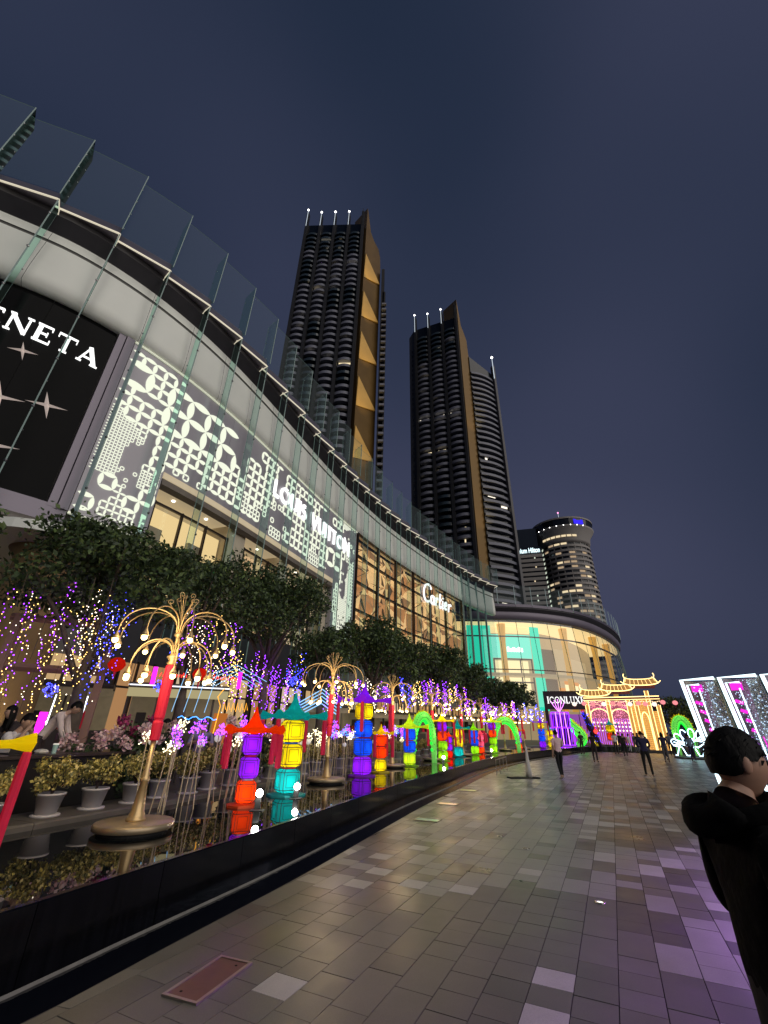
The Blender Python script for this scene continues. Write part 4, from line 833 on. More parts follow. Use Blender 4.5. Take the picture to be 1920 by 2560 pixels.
# ------------------------------------------------------------------ silk lantern stacks
CLR = {'yellow': (.95, .78, .01), 'blue': (.01, .12, .85), 'purple': (.34, .02, .80), 'orange': (1, .10, .005), 'teal': (.01, .52, .50), 'green': (.42, .82, .02), 'red': (.9, .03, .01), 'pink': (1, .18, .30), 'lemon': (.72, .9, .04)}
cloth = {k: lantern_cloth('silk_'+k, c, .16 if k not in ('blue', 'purple') else .28) for k, c in CLR.items()}
m_wire = mat('lantern_wire', (.03, .02, .02), .6); m_pale2 = mat('tie_band', (.6, .65, .7), .5)
def cube_ring(w, c, z): return [(sx*(w if a else w-c), sy*(w-c if a else w), z) for sx, sy, a in ((1, -1, 1), (1, 1, 1), (1, 1, 0), (-1, 1, 0), (-1, 1, 1), (-1, -1, 1), (-1, -1, 0), (1, -1, 0))]
def lantern_mesh(col):
    b = MB(); rings = [cube_ring(.36, .10, 0), cube_ring(.5, .13, .13), cube_ring(.5, .13, .87), cube_ring(.36, .10, 1.0)]; vs = sum(rings, [])
    b.add(vs, [(i*8+j, i*8+(j+1) % 8, i*8+8+(j+1) % 8, i*8+8+j) for i in range(3) for j in range(8)]+[tuple(reversed(range(8))), tuple(range(24, 32))]); return b.mesh('silk_cube', cloth[col])
def lantern_wire():
    b = MB(); rings = [cube_ring(.362, .10, .0), cube_ring(.503, .13, .13), cube_ring(.503, .13, .87), cube_ring(.362, .10, 1.0)]
    for r in rings: b.tube(r, .016, 4, closed=True)
    for j in range(8): b.tube([rings[0][j], rings[1][j], rings[2][j], rings[3][j]], .016, 4)
    for s in (-1, 1):
        b.tube([(s*.505, -.24, .24), (s*.505, .24, .24), (s*.505, .24, .76), (s*.505, -.24, .76)], .015, 4, closed=True); b.tube([(-.24, s*.505, .24), (.24, s*.505, .24), (.24, s*.505, .76), (-.24, s*.505, .76)], .015, 4, closed=True)
    return b.mesh('wire_frame', m_wire)
LM = {k: lantern_mesh(k) for k in CLR}; LW = lantern_wire()
def roof_mesh(col):
    b = MB(); st = [(0, .24, -.08, .18), (.25, .16, -.04, .12), (.5, .095, -.015, .095), (.75, .10, -.02, .12), (1.0, .15, -.09, .22)]
    for k in range(4):
        R = Matrix.Rotation(k*PI/2, 3, 'Z'); vs = []
        for x, w, lo, hi in st: vs += [R @ Vector((x, -w*.25, hi)), R @ Vector((x, -w, (lo+hi)/2)), R @ Vector((x, -w*.25, lo)), R @ Vector((x, w*.25, lo)), R @ Vector((x, w, (lo+hi)/2)), R @ Vector((x, w*.25, hi))]
        b.add(vs, [(i*6+j, i*6+6+j, i*6+6+(j+1) % 6, i*6+(j+1) % 6) for i in range(4) for j in range(6)]+[tuple(range(24, 30))])
    b.lathe([(.5, -.02), (.47, .08), (.33, .15), (.21, .26), (.125, .42), (.06, .62), (.02, .80)], 8, ph=PI/8); return b.mesh('silk_roof', cloth[col])
RM = {}
tb = MB(); tb.lathe([(.030, 0), (.045, -.02), (.05, -.12), (.05, -1.0), (.02, -1.02)], 8); m_tas = mat('red_tassel_cloth', (.55, .01, .05), .75, var=.15, scale=10, emis=(.8, .01, .08), es=.10); TM = tb.mesh('tassel', m_tas)
lamp_light = {}
def inner_light(col, e):
    if (col, e) not in lamp_light:
        L = bpy.data.lights.new('lantern_bulb', 'POINT'); L.energy = e; c = CLR[col]; mx = max(c); L.color = tuple(.35+.65*v/mx for v in c); L.shadow_soft_size = .03; lamp_light[(col, e)] = L
    return lamp_light[(col, e)]
def lantern_stack(label, x, y, cols, h, roof=None, R=None, rz=.5, z=WZ, base='teal', tas=True, tl=.62, lit=True, gap=.035):
    t = thing('lantern_stack', label, 'lantern', (x, y, z), rz, 'silk lantern stacks in the pool'); k = 0; q = .05
    b = MB(); b.lathe([(h*.95, .0), (h*.95, .028), (h*.3, .035)], 8, ph=PI/8); b.build('float_base', mat('base_'+base, tuple(v*.5 for v in CLR[base]), .6), t)
    for i, c in enumerate(cols):
        sc = h; o = link('silk_cube', LM[c], t, (0, 0, q), None, (h, h, h)); link('wire_frame', LW, o)
        if lit:
            lo = bpy.data.objects.new('lantern_bulb', inner_light(c, round(14*h*h, 2))); COL.objects.link(lo); lo.parent = o; lo.location = (.12 if i % 2 else -.1, -.1, .42)
        q += h
        if i < len(cols)-1: b = MB(); b.lathe([(h*.30, q-.01), (h*.33, q+gap/2), (h*.30, q+gap+.01)], 8, ph=PI/8); b.build('tie_band', [m_pale2, m_redcl, cloth['blue']][(i+len(cols)+int(x*3)) % 3], t); q += gap
    if roof:
        R = R or h*1.45
        if roof not in RM: RM[roof] = roof_mesh(roof)
        r = link('silk_roof', RM[roof], t, (0, 0, q+.07*R), (0, 0, PI/4), (R, R, R*.82))
        if lit: lo = bpy.data.objects.new('roof_bulb', inner_light(roof, round(3.2*R*R, 2))); COL.objects.link(lo); lo.parent = r; lo.location = (0, 0, .12)
        if tas:
            for kk in range(4): a = kk*PI/2+PI/4; link('tassel', TM, t, (R*.97*math.cos(a), R*.97*math.sin(a), q+.02*R), None, (1, 1, tl))
    b = MB(); b.tube([(0, 0, .02), (0, 0, q)], .012, 5); b.build('core_rod', m_wire, t)
    return t
lantern_stack('nearest lantern stack, orange silk roof over two purple cubes and an orange cube', -2.26, 8.62, ['orange', 'purple', 'purple'], .315, 'orange', .62, .35, base='orange', tl=.5)
lantern_stack('teal silk roof over two yellow cubes and a teal cube, nearest teal stack', -1.81, 9.94, ['teal', 'yellow', 'yellow'], .40, 'teal', .72, .55, tl=.62)
lantern_stack('purple silk roof over yellow, two blue and purple cubes, nearest purple stack', -.47, 13.9, ['purple', 'blue', 'blue', 'yellow'], .425, 'purple', .80, .75, base='purple', tl=.75)
lantern_stack('small lantern stack with yellow roof over orange cubes, beside the blue and purple stack', .05, 15.1, ['yellow', 'orange', 'orange'], .30, 'yellow', .42, .3, base='yellow', tl=.6)
lantern_stack('lemon roof over two blue cubes and a green cube, left of dragon arch', 1.12, 17.9, ['lemon', 'blue', 'blue'], .36, 'lemon', .72, .6, base='green', tl=.55)
lantern_stack('yellow roof over purple, orange and green cubes, right of first dragon arch', 2.75, 21.0, ['green', 'green', 'orange', 'purple'], .335, 'yellow', .55, .7, base='green')
lantern_stack('small red roof over purple cubes and a red one, behind green cubes', 3.3, 22.9, ['red', 'purple', 'purple'], .26, 'orange', .34, .5, base='red', tl=.4)
lantern_stack('teal roof over two yellow cubes and a teal cube, past the dragon', 3.96, 24.2, ['teal', 'yellow', 'yellow'], .37, 'teal', .62, .8)
lantern_stack('lantern stack with green roof over two blue cubes and a green cube, mid pool', 5.31, 26.9, ['green', 'blue', 'blue'], .355, 'green', .6, .6, base='green')
lantern_stack('small pink lantern stack with orange cube, beside the bright white floodlight', 5.9, 28.0, ['orange', 'pink', 'pink'], .29, 'pink', .36, .5, base='red', tl=.4)
lantern_stack('lemon roof over purple, orange and green cubes, left of second dragon arch', 6.9, 29.2, ['green', 'green', 'orange', 'purple'], .37, 'lemon', .6, .7, base='green')
lantern_stack('small lantern stack with orange roof and purple cubes, right of the second dragon arch', 10.1, 34.9, ['orange', 'purple', 'purple'], .36, 'orange', .5, .6, base='orange', tl=.5)
lantern_stack('farthest tall lantern stack with purple roof over yellow, blue and purple cubes', 13.4, 39.5, ['purple', 'blue', 'blue', 'yellow'], .42, 'purple', .6, .5, base='purple')
lantern_stack('lantern stack with teal roof over yellow cubes, behind the man in pink', 14.7, 41.2, ['yellow', 'yellow', 'yellow'], .40, 'teal', .5, .4, base='yellow', tl=.5)
lantern_stack('orange and yellow lantern stack at the foot of the glowing gateway', 21.95, 48.9, ['yellow', 'orange', 'red'], .55, 'yellow', .55, .4, base='yellow', tl=.5)
lantern_stack('small lantern stack with teal roof above a yellow cube behind the crowd', 24.4, 50.2, ['orange', 'yellow'], .7, 'teal', .8, .4, base='yellow', tl=.5, z=.9)
lantern_stack('yellow roofed lantern at the left edge with a long red tassel', -4.5, 5.0, ['orange', 'yellow'], .40, 'yellow', .80, math.radians(52)-PI/4, base='yellow', tl=.95)
# floodlights on the pool floor
m_flood = glow('flood_lens', (1, .97, .9), 60); m_bulk = mat('flood_housing', (.02, .02, .02), .5)
for (x, y, lb) in [(-1.93, 8.22, 'bright white floodlight beside the nearest orange lantern'), (6.35, 27.6, 'bright white floodlight far along the pool by the pink lantern'), (-1.55, 9.55, 'bright floodlight tucked against the yellow and teal lantern'), (2.6, 19.9, 'floodlight at the foot of the first dragon arch')]:
    t = thing('floodlight', lb, 'floodlight', (x, y, WZ)); b = MB(); b.box((0, 0, .09), (.09, .05, .14)); b.box((0, 0, .005), (.2, .2, .01)); b.build('housing', m_bulk, t)
    b = MB(); b.ball((.02, -.07, .24 if y < 9 else .20), .055, 12, 8); b.build('lens', m_flood, t, True); b = MB(); b.tube([(0, 0, .2), (.02, -.05, .28)], .015, 5); b.build('bracket', m_bulk, t)

# ------------------------------------------------------------------ dragon arches
def dragon(label, A, B, H, r, z=WZ, group='green silk dragon arches', wav=None):
    A = Vector(A); B = Vector(B); u = B-A; W = u.length; t = thing('dragon_arch', label, 'dragon lantern', (A.x, A.y, z), math.atan2(u.y, u.x), group)
    N = 26; pts = []; rs = []
    for i in range(N+1):
        q = i/N
        if wav: x, zz = wav(q)
        else: a = PI*(1-q); x = W/2+W/2*math.cos(a); zz = H*math.sin(a)**.62
        pts.append(Vector((x, 0, zz))); rs.append(r*(.8+.45*math.sin(PI*q)))
    b = MB(); b.tube(pts, rs, 14); o = b.build('silk_body', dragon_mat, t, True)
    c = sum(pts, Vector())/len(pts); b = MB(); bl = MB(); fr = MB()
    for i in range(1, N):
        tan = (pts[i+1]-pts[i-1]).normalized(); out = Vector((-tan.z, 0, tan.x)); out = out if (pts[i]-Vector((W/2, 0, 0))).dot(out) > 0 else -out
        bl.box(pts[i]-out*rs[i]*.62, (0.02+rs[i]*.62, rs[i]*1.15, rs[i]*.9), M=Matrix((tan, Vector((0, 1, 0)), out)).transposed())
        if 4 < i < N-4: p = pts[i]+out*rs[i]*.95; s = r*(.75 if i % 2 else .45); fr.add([p-tan*r*.38+Vector((0, .03, 0)), p+tan*r*.38+Vector((0, .03, 0)), p+tan*r*.38-Vector((0, .03, 0)), p-tan*r*.38-Vector((0, .03, 0)), p+out*s+tan*r*.2], [(0, 1, 4), (1, 2, 4), (2, 3, 4), (3, 0, 4)])
        if i % 1 == 0:
            for s in (-1, 1):
                for k2 in range(2): p = pts[i]+Vector((0, s*rs[i]*.995*math.cos(.5-k2*.8), 0))+out*rs[i]*math.sin(.5-k2*.8)+tan*r*(.3*k2); b.ball(p, r*.13, 5, 3, sq=(1, .35, 1.3))
    b.build('dark_scales', mat('scale_green', (.02, .10, .03), .6), t); bl.build('belly_ribs', cloth_belly, t); fr.build('yellow_fringe', cloth['yellow'], t)
    for q in (4, 13, 22): lo = bpy.data.objects.new('dragon_bulb', inner_light('green', 2.2)); COL.objects.link(lo); lo.parent = t; lo.location = pts[q]
    return t
dragon_mat = lantern_cloth('silk_dragon', (.22, .55, .14), .45); cloth_belly = lantern_cloth('silk_belly', (.02, .80, .08), .85)
dragon('first green dragon arch with yellow fringe, looping over the pool', (1.35, 19.5), (2.25, 19.9), 1.70, .135)
dragon('second green dragon arch with yellow fringe, farther along the pool', (7.7, 32.2), (9.35, 32.4), 1.85, .17)
dragon('green dragon arch far right beside the glowing gateway', (27.0, 43.6), (28.3, 43.0), 2.9, .26, z=0.0)
dragon('standing curled green dragon body in front of the store entrance', (18.8, 47.0), (20.4, 46.4), 2.4, .34, z=WZ, wav=lambda q: (.5+.55*math.sin(q*5.2), 2.5*q))

# ------------------------------------------------------------------ light sticks
m_rod = mat('bamboo_rod', (.55, .45, .30), .6); m_wball = mat('white_wire_ball', (.75, .74, .68), .6, emis=(1, .97, .85), es=.35); m_pur = glow('purple_led', (.32, .05, 1), 5); m_wled = glow('white_led', (1, .88, .55), 4); m_bluled = glow('blue_led', (.05, .25, 1), 5)
def stick(kind, h, seed):
    r2 = random.Random(seed); t = thing('light_stick', 'x', 'light stick')
    b = MB(); b.tube([(0, 0, 0), (.03, .01, h*.5), (.05, .0, h)], .009, 5); b.build('rod', m_rod, t)
    if kind == 0:
        b = MB(); b.ball((.05, 0, h+.05), .062, 12, 8); hd = b.build('wire_ball', m_wball, t, True); w = MB()
        for k in range(3): w.tube([(.05+.066*math.cos(a)*math.cos(k), .066*math.cos(a)*math.sin(k), h+.05+.066*math.sin(a)) for a in [2*PI*i/12 for i in range(12)]], .003, 3, closed=True)
        w.build('wire', m_rod, hd)
    else:
        b = MB(); w = MB()
        for k in range(34):
            a, e = r2.uniform(0, 2*PI), r2.uniform(-.3, 1.4); d = r2.uniform(.04, .14); p = Vector((.05+d*math.cos(a)*math.cos(e), d*math.sin(a)*math.cos(e), h+d*1.2*math.sin(e)))
            w.tube([(.05, 0, h-.02), p], .0022, 3); b.octa(p, .013)
        w.build('twigs', m_rod, t); b.build('led_points', [m_pur, m_wled, m_bluled][kind-1], t)
    return t
SK = [stick(k, h, i) for i, (k, h) in enumerate([(0, .80), (0, .92), (1, 1.0), (2, 1.05), (1, 1.15), (2, .9), (3, 1.0)])]
place = []; r2 = random.Random(12)
for s in [8.75+i*.21 for i in range(62)]: place.append((s, r2.uniform(-2.42, -1.98)))
for s in [8.6+i*.34 for i in range(22)]: place.append((s, r2.uniform(-1.95, -1.75)))
first = [True]*7; cnt = {}; tot_ = {}
SLAB = ['white wire ball on a thin rod in the pool', 'white wire ball on a thin rod in the pool', 'spray of purple lights on a rod in the pool', 'spray of warm white lights on a rod in the pool', 'spray of purple lights on a rod in the pool', 'spray of warm white lights on a rod in the pool', 'spray of blue lights on a rod in the pool']
for i, (s, o) in enumerate(place):
    seq = [3, 5, 2, 3, 0, 4, 0, 2, 1, 0, 1, 2, 4, 2, 4, 5, 2, 3, 2, 5, 0, 1, 0, 1, 0, 5] if s < 14.5 else [2, 6, 4, 3, 0, 2, 6, 5, 2, 4]
    k = seq[i % len(seq)]; p = RIM.at(s, o)
    c = SK[k] if first[k] else copy_tree(SK[k]); first[k] = False
    c.location = (p.x, p.y, WZ-.02); c.rotation_euler = (r2.uniform(-.06, .06), r2.uniform(-.06, .06), r2.uniform(0, 6)); sc = r2.uniform(.9, 1.1); c.scale = (sc, sc, sc)
    cnt[k] = cnt.get(k, 0)+1; kk = {1: 0, 4: 2, 5: 3}.get(k, k); tot_[kk] = tot_.get(kk, 0)+1; c['label'] = SLAB[k].replace('in the pool', 'in the pool, %s from left' % ordinal(tot_[kk])); c['group'] = ['white ball sticks', 'white ball sticks', 'purple light sticks', 'warm light sticks', 'purple light sticks', 'warm light sticks', 'blue light sticks'][k]

# ------------------------------------------------------------------ foliage tool, potted shrubs
def leaves(name, blobs, n, size, mats, parent, seed, off=(0, 0, 0), asp=.55, shell=.5):
    g = np.random.default_rng(seed); bl = np.array(blobs, float); vol = bl[:, 3]*bl[:, 4]*bl[:, 5]; pick = g.choice(len(bl), n, p=vol**.7/np.sum(vol**.7)); q = bl[pick]
    d = g.normal(size=(n, 3)); d /= np.linalg.norm(d, axis=1)[:, None]; rad = (shell+(1-shell)*g.random(n))[:, None]*(1+.12*g.normal(size=(n, 1)))
    c = q[:, :3]+d*q[:, 3:6]*rad-np.array(off)
    t = g.normal(size=(n, 3)); t[:, 2] -= .25; t /= np.linalg.norm(t, axis=1)[:, None]; nn = d+.9*g.normal(size=(n, 3)); w = np.cross(t, nn); w /= np.linalg.norm(w, axis=1)[:, None]+1e-9
    s = (size*(.6+.8*g.random(n)))[:, None]; nrm = np.cross(w, t)
    V = np.stack([c-t*s*.5, c+w*s*asp*.5+nrm*s*.06, c+t*s*.5, c-w*s*asp*.5+nrm*s*.06], 1).reshape(-1, 3)
    me = bpy.data.meshes.new(name); me.vertices.add(4*n); me.vertices.foreach_set('co', V.ravel()); me.loops.add(4*n); me.loops.foreach_set('vertex_index', np.arange(4*n))
    me.polygons.add(n); me.polygons.foreach_set('loop_start', np.arange(0, 4*n, 4)); me.polygons.foreach_set('loop_total', np.full(n, 4))
    for m in mats: me.materials.append(m)
    me.polygons.foreach_set('material_index', g.integers(0, len(mats), n)); me.update(); me.validate()
    return link(name, me, parent)
m_crot = [mat('croton_yellow', (.56, .46, .12), .5), mat('croton_olive', (.32, .28, .08), .5), mat('croton_gold', (.68, .56, .22), .5), mat('croton_dark', (.16, .16, .06), .5)]
m_pot = mat('grey_plastic_pot', (.46, .44, .46), .5, var=.08, scale=3); m_soil = mat('soil', (.03, .02, .015), .9)
def make_pot(seed):
    r2 = random.Random(seed); t = thing('potted_shrub', 'x', 'potted plant')
    b = MB(); b.lathe([(.20, 0), (.20, .025), (.16, .03)], 20); b.build('saucer', m_pot, t, True)
    b = MB(); b.lathe([(.14, .03), (.19, .27), (.205, .27), (.205, .30), (.185, .30), (.175, .26)], 20); b.build('pot', m_pot, t, True)
    b = MB()
    for k in range(7): a = r2.uniform(0, 6.3); b.tube([(0, 0, .26), (.06*math.cos(a), .06*math.sin(a), .42), (.2*math.cos(a), .2*math.sin(a), .62)], [.012, .009, .004], 5)
    b.build('stems', m_soil, t)
    bl = [(0, 0, .54, .22, .22, .20)]+[(.19*math.cos(k*1.05+r2.random()), .19*math.sin(k*1.05), .42+.28*r2.random(), .13, .13, .13) for k in range(9)]
    leaves('foliage', bl, 1500, .055, m_crot, t, seed, asp=.6, shell=.35); return t
PT = [make_pot(s) for s in range(4)]; r2 = random.Random(2); s = 7.1; i = 0
names = ['first from the left edge', 'second from the left edge', 'third from the left edge', 'fourth from the left edge, left of the lamp pole', 'fifth from the left edge, behind the lamp pole']
while s < 33:
    p = RIM.at(s, -2.86+r2.uniform(-.05, .05)); c = PT[i] if i < 4 else copy_tree(PT[i % 4]); c.location = (p.x, p.y, .52); c.rotation_euler = (0, 0, r2.uniform(0, 6)); sc = r2.uniform(.80, 1.02); c.scale = (sc, sc, sc*r2.uniform(.9, 1.1))
    c['label'] = 'yellow-green croton in a grey pot on the ledge, %s from the left edge' % ordinal(i+1)
    c['group'] = 'potted crotons on the ledge'; s += r2.uniform(.60, .76) if i < 14 else .9; i += 1

# ------------------------------------------------------------------ trees on the terrace, with hanging light strands
m_leaf = [mat('leaf_dark', (.030, .052, .020), .55), mat('leaf_mid', (.045, .078, .026), .55), mat('leaf_light', (.105, .16, .045), .55)]
m_bark = mat('bark', (.10, .075, .055), .85, var=.3, scale=8, bump=.4)
def tree(label, x, y, zc, rx, rz_, n, size, seed, group='trees along the terrace', roots=0, z0=.47, wide=1.0, name='terrace_tree'):
    r2 = random.Random(seed); t = thing(name, label, 'tree', (x, y, z0), 0, group); h = zc-z0
    b = MB(); b.tube([(0, 0, 0), (.05, .03, h*.3), (-.04, .05, h*.6), (0, 0, h*.95)], [.24, .17, .13, .05], 9)
    limbs = []
    for k in range(8):
        a = k*.8+r2.random()*.5; e = Vector((rx*.75*math.cos(a)*wide, rx*.75*math.sin(a), h+rz_*r2.uniform(-.3, .6))); s = Vector((0, .03, h*r2.uniform(.4, .7))); limbs.append(e)
        b.tube([s, s.lerp(e, .5)+Vector((0, 0, .25)), e], [.08, .05, .02], 6)
    b.build('trunk', m_bark, t, True)
    bl = [(0, 0, h, rx*.62*wide, rx*.62, rz_*.7)]
    for e in limbs+[Vector((rx*.5*r2.uniform(-1, 1)*wide, rx*.5*r2.uniform(-1, 1), h+rz_*r2.uniform(.2, .75))) for _ in range(9)]:
        q = r2.uniform(.30, .46); bl.append((e.x*.92, e.y*.92, e.z, rx*q*wide, rx*q, rz_*q*1.05))
    for _ in range(14):
        a, el = r2.uniform(0, 6.3), r2.uniform(-.5, 1.3); bl.append((rx*wide*.98*math.cos(a)*math.cos(el), rx*.98*math.sin(a)*math.cos(el), h+rz_*.98*math.sin(el), rx*.16, rx*.16, rz_*.16))
    leaves('crown', bl, n, size, m_leaf, t, seed, shell=.45)
    for k in range(roots):
        a, d = r2.uniform(0, 6.3), rx*r2.uniform(.2, .9); p = Vector((d*math.cos(a), d*math.sin(a), h-rz_*.2)); L = r2.uniform(.8, 2.2); b = MB()
        b.tube([p, p+Vector((.04, 0, -L*.5)), p+Vector((.0, .03, -L))], .009, 4); b.build('aerial_root', m_bark, t)
    return t
TREES = [('dark leafy tree cut by the left edge of the picture', -9.5, 7.4, 4.9, 1.5, 1.4, 5000, .15), ('large dark tree hung with light strands behind the nearest lamp post', -6.85, 10.5, 4.75, 2.2, 1.35, 15000, .13), ('dark tree between the nearest lamp and the tall round-crowned tree', -6.1, 14.2, 5.3, 1.9, 1.7, 9000, .14), ('tall round-crowned dark tree left of the second lamp post', -4.7, 18.4, 5.95, 2.4, 1.85, 15000, .15), ('bright green tree in front of the lit jeweller facade, nearest of the green ones', -.5, 26.0, 5.6, 2.1, 2.1, 9000, .18), ('green tree filling the gap before the dragon arch, third behind the lamps', 1.3, 29.6, 5.2, 1.9, 1.9, 7000, .19), ('green tree below the glass corner of the mall', 4.0, 34.0, 5.4, 2.5, 2.1, 9000, .21), ('green tree beyond the glass corner of the mall', 7.2, 39.5, 5.0, 2.3, 1.9, 7000, .22), ('dark round tree left of the store entrance', 11.0, 46.8, 4.6, 2.7, 1.8, 7000, .24), ('farthest dark terrace tree beside the store entrance', 13.4, 46.4, 4.4, 2.1, 1.7, 6000, .24), ('dark tree far behind, between two terrace trees', -3.0, 23.0, 4.9, 1.6, 1.5, 5000, .17)]
for i, (lb, x, y, zc, rx, rz_, n, sz) in enumerate(TREES): tree(lb, x, y, zc, rx, rz_, n, sz, 20+i, roots=14 if i == 1 else (6 if i == 3 else 0))
BUL = {'purple': glow('bulb_purple', (.30, .04, 1), 7), 'warm': glow('bulb_warm', (1, .62, .16), 6), 'white': glow('bulb_white', (1, .86, .66), 5), 'blue': glow('bulb_blue', (.05, .06, 1), 8)}
m_cord = mat('strand_cord', (.03, .03, .03), .7)
def strand(x, y, zt, L, col, col2, seed, tree_lab, rb=.016, num=1):
    r2 = random.Random(seed); t = thing('light_strand', 'strand of %s fairy lights hanging %s, %s from the left' % (col, tree_lab, ordinal(num)), 'fairy lights', (x, y, zt-L), 0, 'fairy light strands '+tree_lab)
    pts = [(.05*math.sin(k*.7+seed)*(1-k/8), .05*math.cos(k*.9+seed)*(1-k/8), L*(1-k/8)) for k in range(9)]; b = MB(); b.tube(pts, .0035, 3); b.build('cord', m_cord, t)
    b = MB(); n = int(L*19)
    for k in range(n): q = k/n*8; i = min(7, int(q)); p = Vector(pts[i]).lerp(Vector(pts[i+1]), q-i); b.octa((p.x+r2.gauss(0, .075), p.y+r2.gauss(0, .075), p.z), rb*r2.uniform(.8, 1.25), 1 if r2.random() < .25 else 0)
    o = b.build('bulbs', [BUL[col], BUL[col2]], t)
r2 = random.Random(9)
def fan(px0, px1, y0, y1, n, zt, lens, cols, lab, rb):
    for k in range(n):
        q = (k+r2.random()*.9)/n; x = px0+(px1-px0)*q+r2.uniform(-.2, .2); y = y0+(y1-y0)*q+r2.uniform(-.7, .5); c = cols[int(q*len(cols)*.999)]; c2 = r2.choice(['white', 'purple', 'warm'])
        L = r2.uniform(*lens); strand(x, y, zt+r2.uniform(-.5, .3), L, c, c2, r2.randint(0, 9999), lab, rb*.8, k+1)
fan(-8.0, -5.9, 9.6, 10.6, 22, 4.3, (1.3, 2.3), ['purple', 'warm', 'purple', 'warm', 'white', 'blue', 'blue'], 'behind the nearest lamp', .016)
fan(-5.7, -4.3, 12.2, 13.2, 9, 4.4, (1.0, 1.7), ['purple', 'white', 'purple', 'warm', 'purple'], 'between two near trees', .018)
fan(-6.4, -3.0, 17.0, 18.3, 26, 4.0, (.9, 1.9), ['white', 'warm', 'purple', 'purple', 'purple', 'blue'], 'under the tall round-crowned tree', .021)
fan(-2.8, .6, 21.5, 25.0, 16, 3.9, (.7, 1.5), ['purple', 'warm', 'purple', 'white', 'purple'], 'under the bright green tree', .026)
fan(1.0, 6.5, 28.0, 34.5, 20, 4.4, (.8, 2.0), ['blue', 'warm', 'purple', 'purple', 'warm', 'purple'], 'by the glass corner', .034)
fan(7.0, 15.5, 39.0, 45.0, 18, 3.9, (.8, 1.7), ['purple', 'purple', 'blue'], 'under the far dark trees', .045)
# bundles of lights and small silk ornaments among the strands
for i, (x, y, z, c, lb) in enumerate([(-5.2, 11.2, 3.15, 'blue', 'blue globe of tinsel lights right of the nearest lamp'), (-5.6, 11.6, 2.5, 'blue', 'blue globe of tinsel lights behind the nearest lamp sleeve'), (-7.0, 9.8, 2.25, 'blue', 'small blue globe of tinsel lights above the white-shirted man'), (-2.9, 15.2, 3.0, 'blue', 'blue heart of tinsel lights above the teal roofed lantern'), (.2, 20.8, 3.2, 'purple', 'purple globe of tinsel lights above the lemon roofed lantern')]):
    t = thing('tinsel_globe', lb, 'light globe', (x, y, z-.16)); b = MB(); g = random.Random(i)
    for k in range(60): v = Vector((g.gauss(0, 1), g.gauss(0, 1), g.gauss(0, 1))).normalized()*g.uniform(.08, .16); b.octa((v.x, v.y, v.z+.16), .012)
    b.build('points', BUL[c], t); b = MB(); b.tube([(0, 0, .16), (0, 0, 1.2)], .003, 3); b.build('cord', m_cord, t)
    b = MB(); b.ball((0, 0, .16), .07, 8, 6); b.build('core', mat('tinsel_core', (.05, .03, .2), .3), t, True)
for i, (x, y, z, c, lb) in enumerate([(-6.4, 10.9, 2.95, 'red', 'red silk lantern hanging left of the nearest lamp'), (-4.9, 12.3, 2.9, 'red', 'red silk lantern hanging right of the nearest lamp'), (-8.5, 9.3, 2.1, 'yellow', 'yellow silk fish hanging at the left above the diners')]):
    t = thing('hanging_lantern', lb, 'lantern', (x, y, z-.2)); b = MB()
    if i < 2: b.lathe([(.05, 0), (.15, .06), (.2, .16), (.15, .27), (.05, .32)], 12)
    else: b.ball((0, 0, .12), .14, 10, 6, sq=(1.6, .5, .8)); b.add([(.18, 0, .12), (.42, .0, .22), (.36, .03, .12), (.42, 0, .04)], [(0, 1, 2), (0, 2, 3)])
    b.build('silk_body', cloth[c], t, i < 2); b = MB(); b.tube([(0, 0, .25), (0, 0, 1.3)], .004, 3); b.build('cord', m_cord, t)
    b = MB(); b.tube([(0, 0, 0), (0, 0, -.18)], [.03, .012], 6); b.build('tassel', m_tas if i < 2 else cloth['orange'], t)

# ------------------------------------------------------------------ terrace: orchids, counter, pergola, column, kiosks
m_pinkf = [mat('orchid_pink', (.62, .36, .40), .6), mat('orchid_pale', (.70, .52, .52), .6)]; m_magf = [mat('orchid_magenta', (.33, .02, .12), .6), mat('orchid_wine', (.22, .015, .08), .6)]
for i, (x, y, z, r, ms, lb) in enumerate([(-5.05, 8.35, 1.32, .40, 0, 'pink orchid spray behind the pots, left one'), (-4.55, 8.85, 1.45, .42, 0, 'pink orchid spray left of the nearest lamp sleeve'), (-4.65, 9.25, 1.62, .45, 1, 'magenta orchid clump left of the nearest lamp sleeve'), (-4.25, 9.35, 1.5, .42, 0, 'pink orchid spray right behind the nearest lamp sleeve'), (-2.9, 10.9, 1.5, .6, 0, 'pink orchid spray left of the teal roofed lantern'), (-3.3, 11.6, 1.7, .5, 0, 'tall pale orchid spray behind the orange roofed lantern'), (-6.0, 6.9, .95, .35, 0, 'pale orchid spray low at the left edge behind the red tassel')]):
    t = thing('orchid_bush', lb, 'flowers', (x, y, .5)); g = random.Random(i); b = MB(); zc = z-.5
    for k in range(12): a = g.uniform(0, 6.3); d = r*g.uniform(.4, 1); b.tube([(0, 0, 0), (d*.4*math.cos(a), d*.4*math.sin(a), zc*.7), (d*math.cos(a), d*math.sin(a), zc+g.uniform(-.2, .2))], .006, 4)
    b.build('stems', m_leaf[0], t); leaves('greenery', [(0, 0, zc*.55, r*.8, r*.8, zc*.5)], 500, .12, m_leaf[:2], t, i); leaves('blossoms', [(r*.7*math.cos(k), r*.7*math.sin(k), zc+.12*math.sin(k*2.3), .13, .13, .12) for k in range(7)], 420, .06, m_magf if ms else m_pinkf, t, i+50, asp=.9)
m_blackw = mat('black_counter', (.008, .007, .007), .5); m_table = mat('dark_table_top', (.035, .025, .02), .35)
ct = thing('terrace_counter', 'long black counter behind the potted shrubs at the left', 'counter', tuple(RIM.at(7.5, -3.75, .47))); O = org(ct)
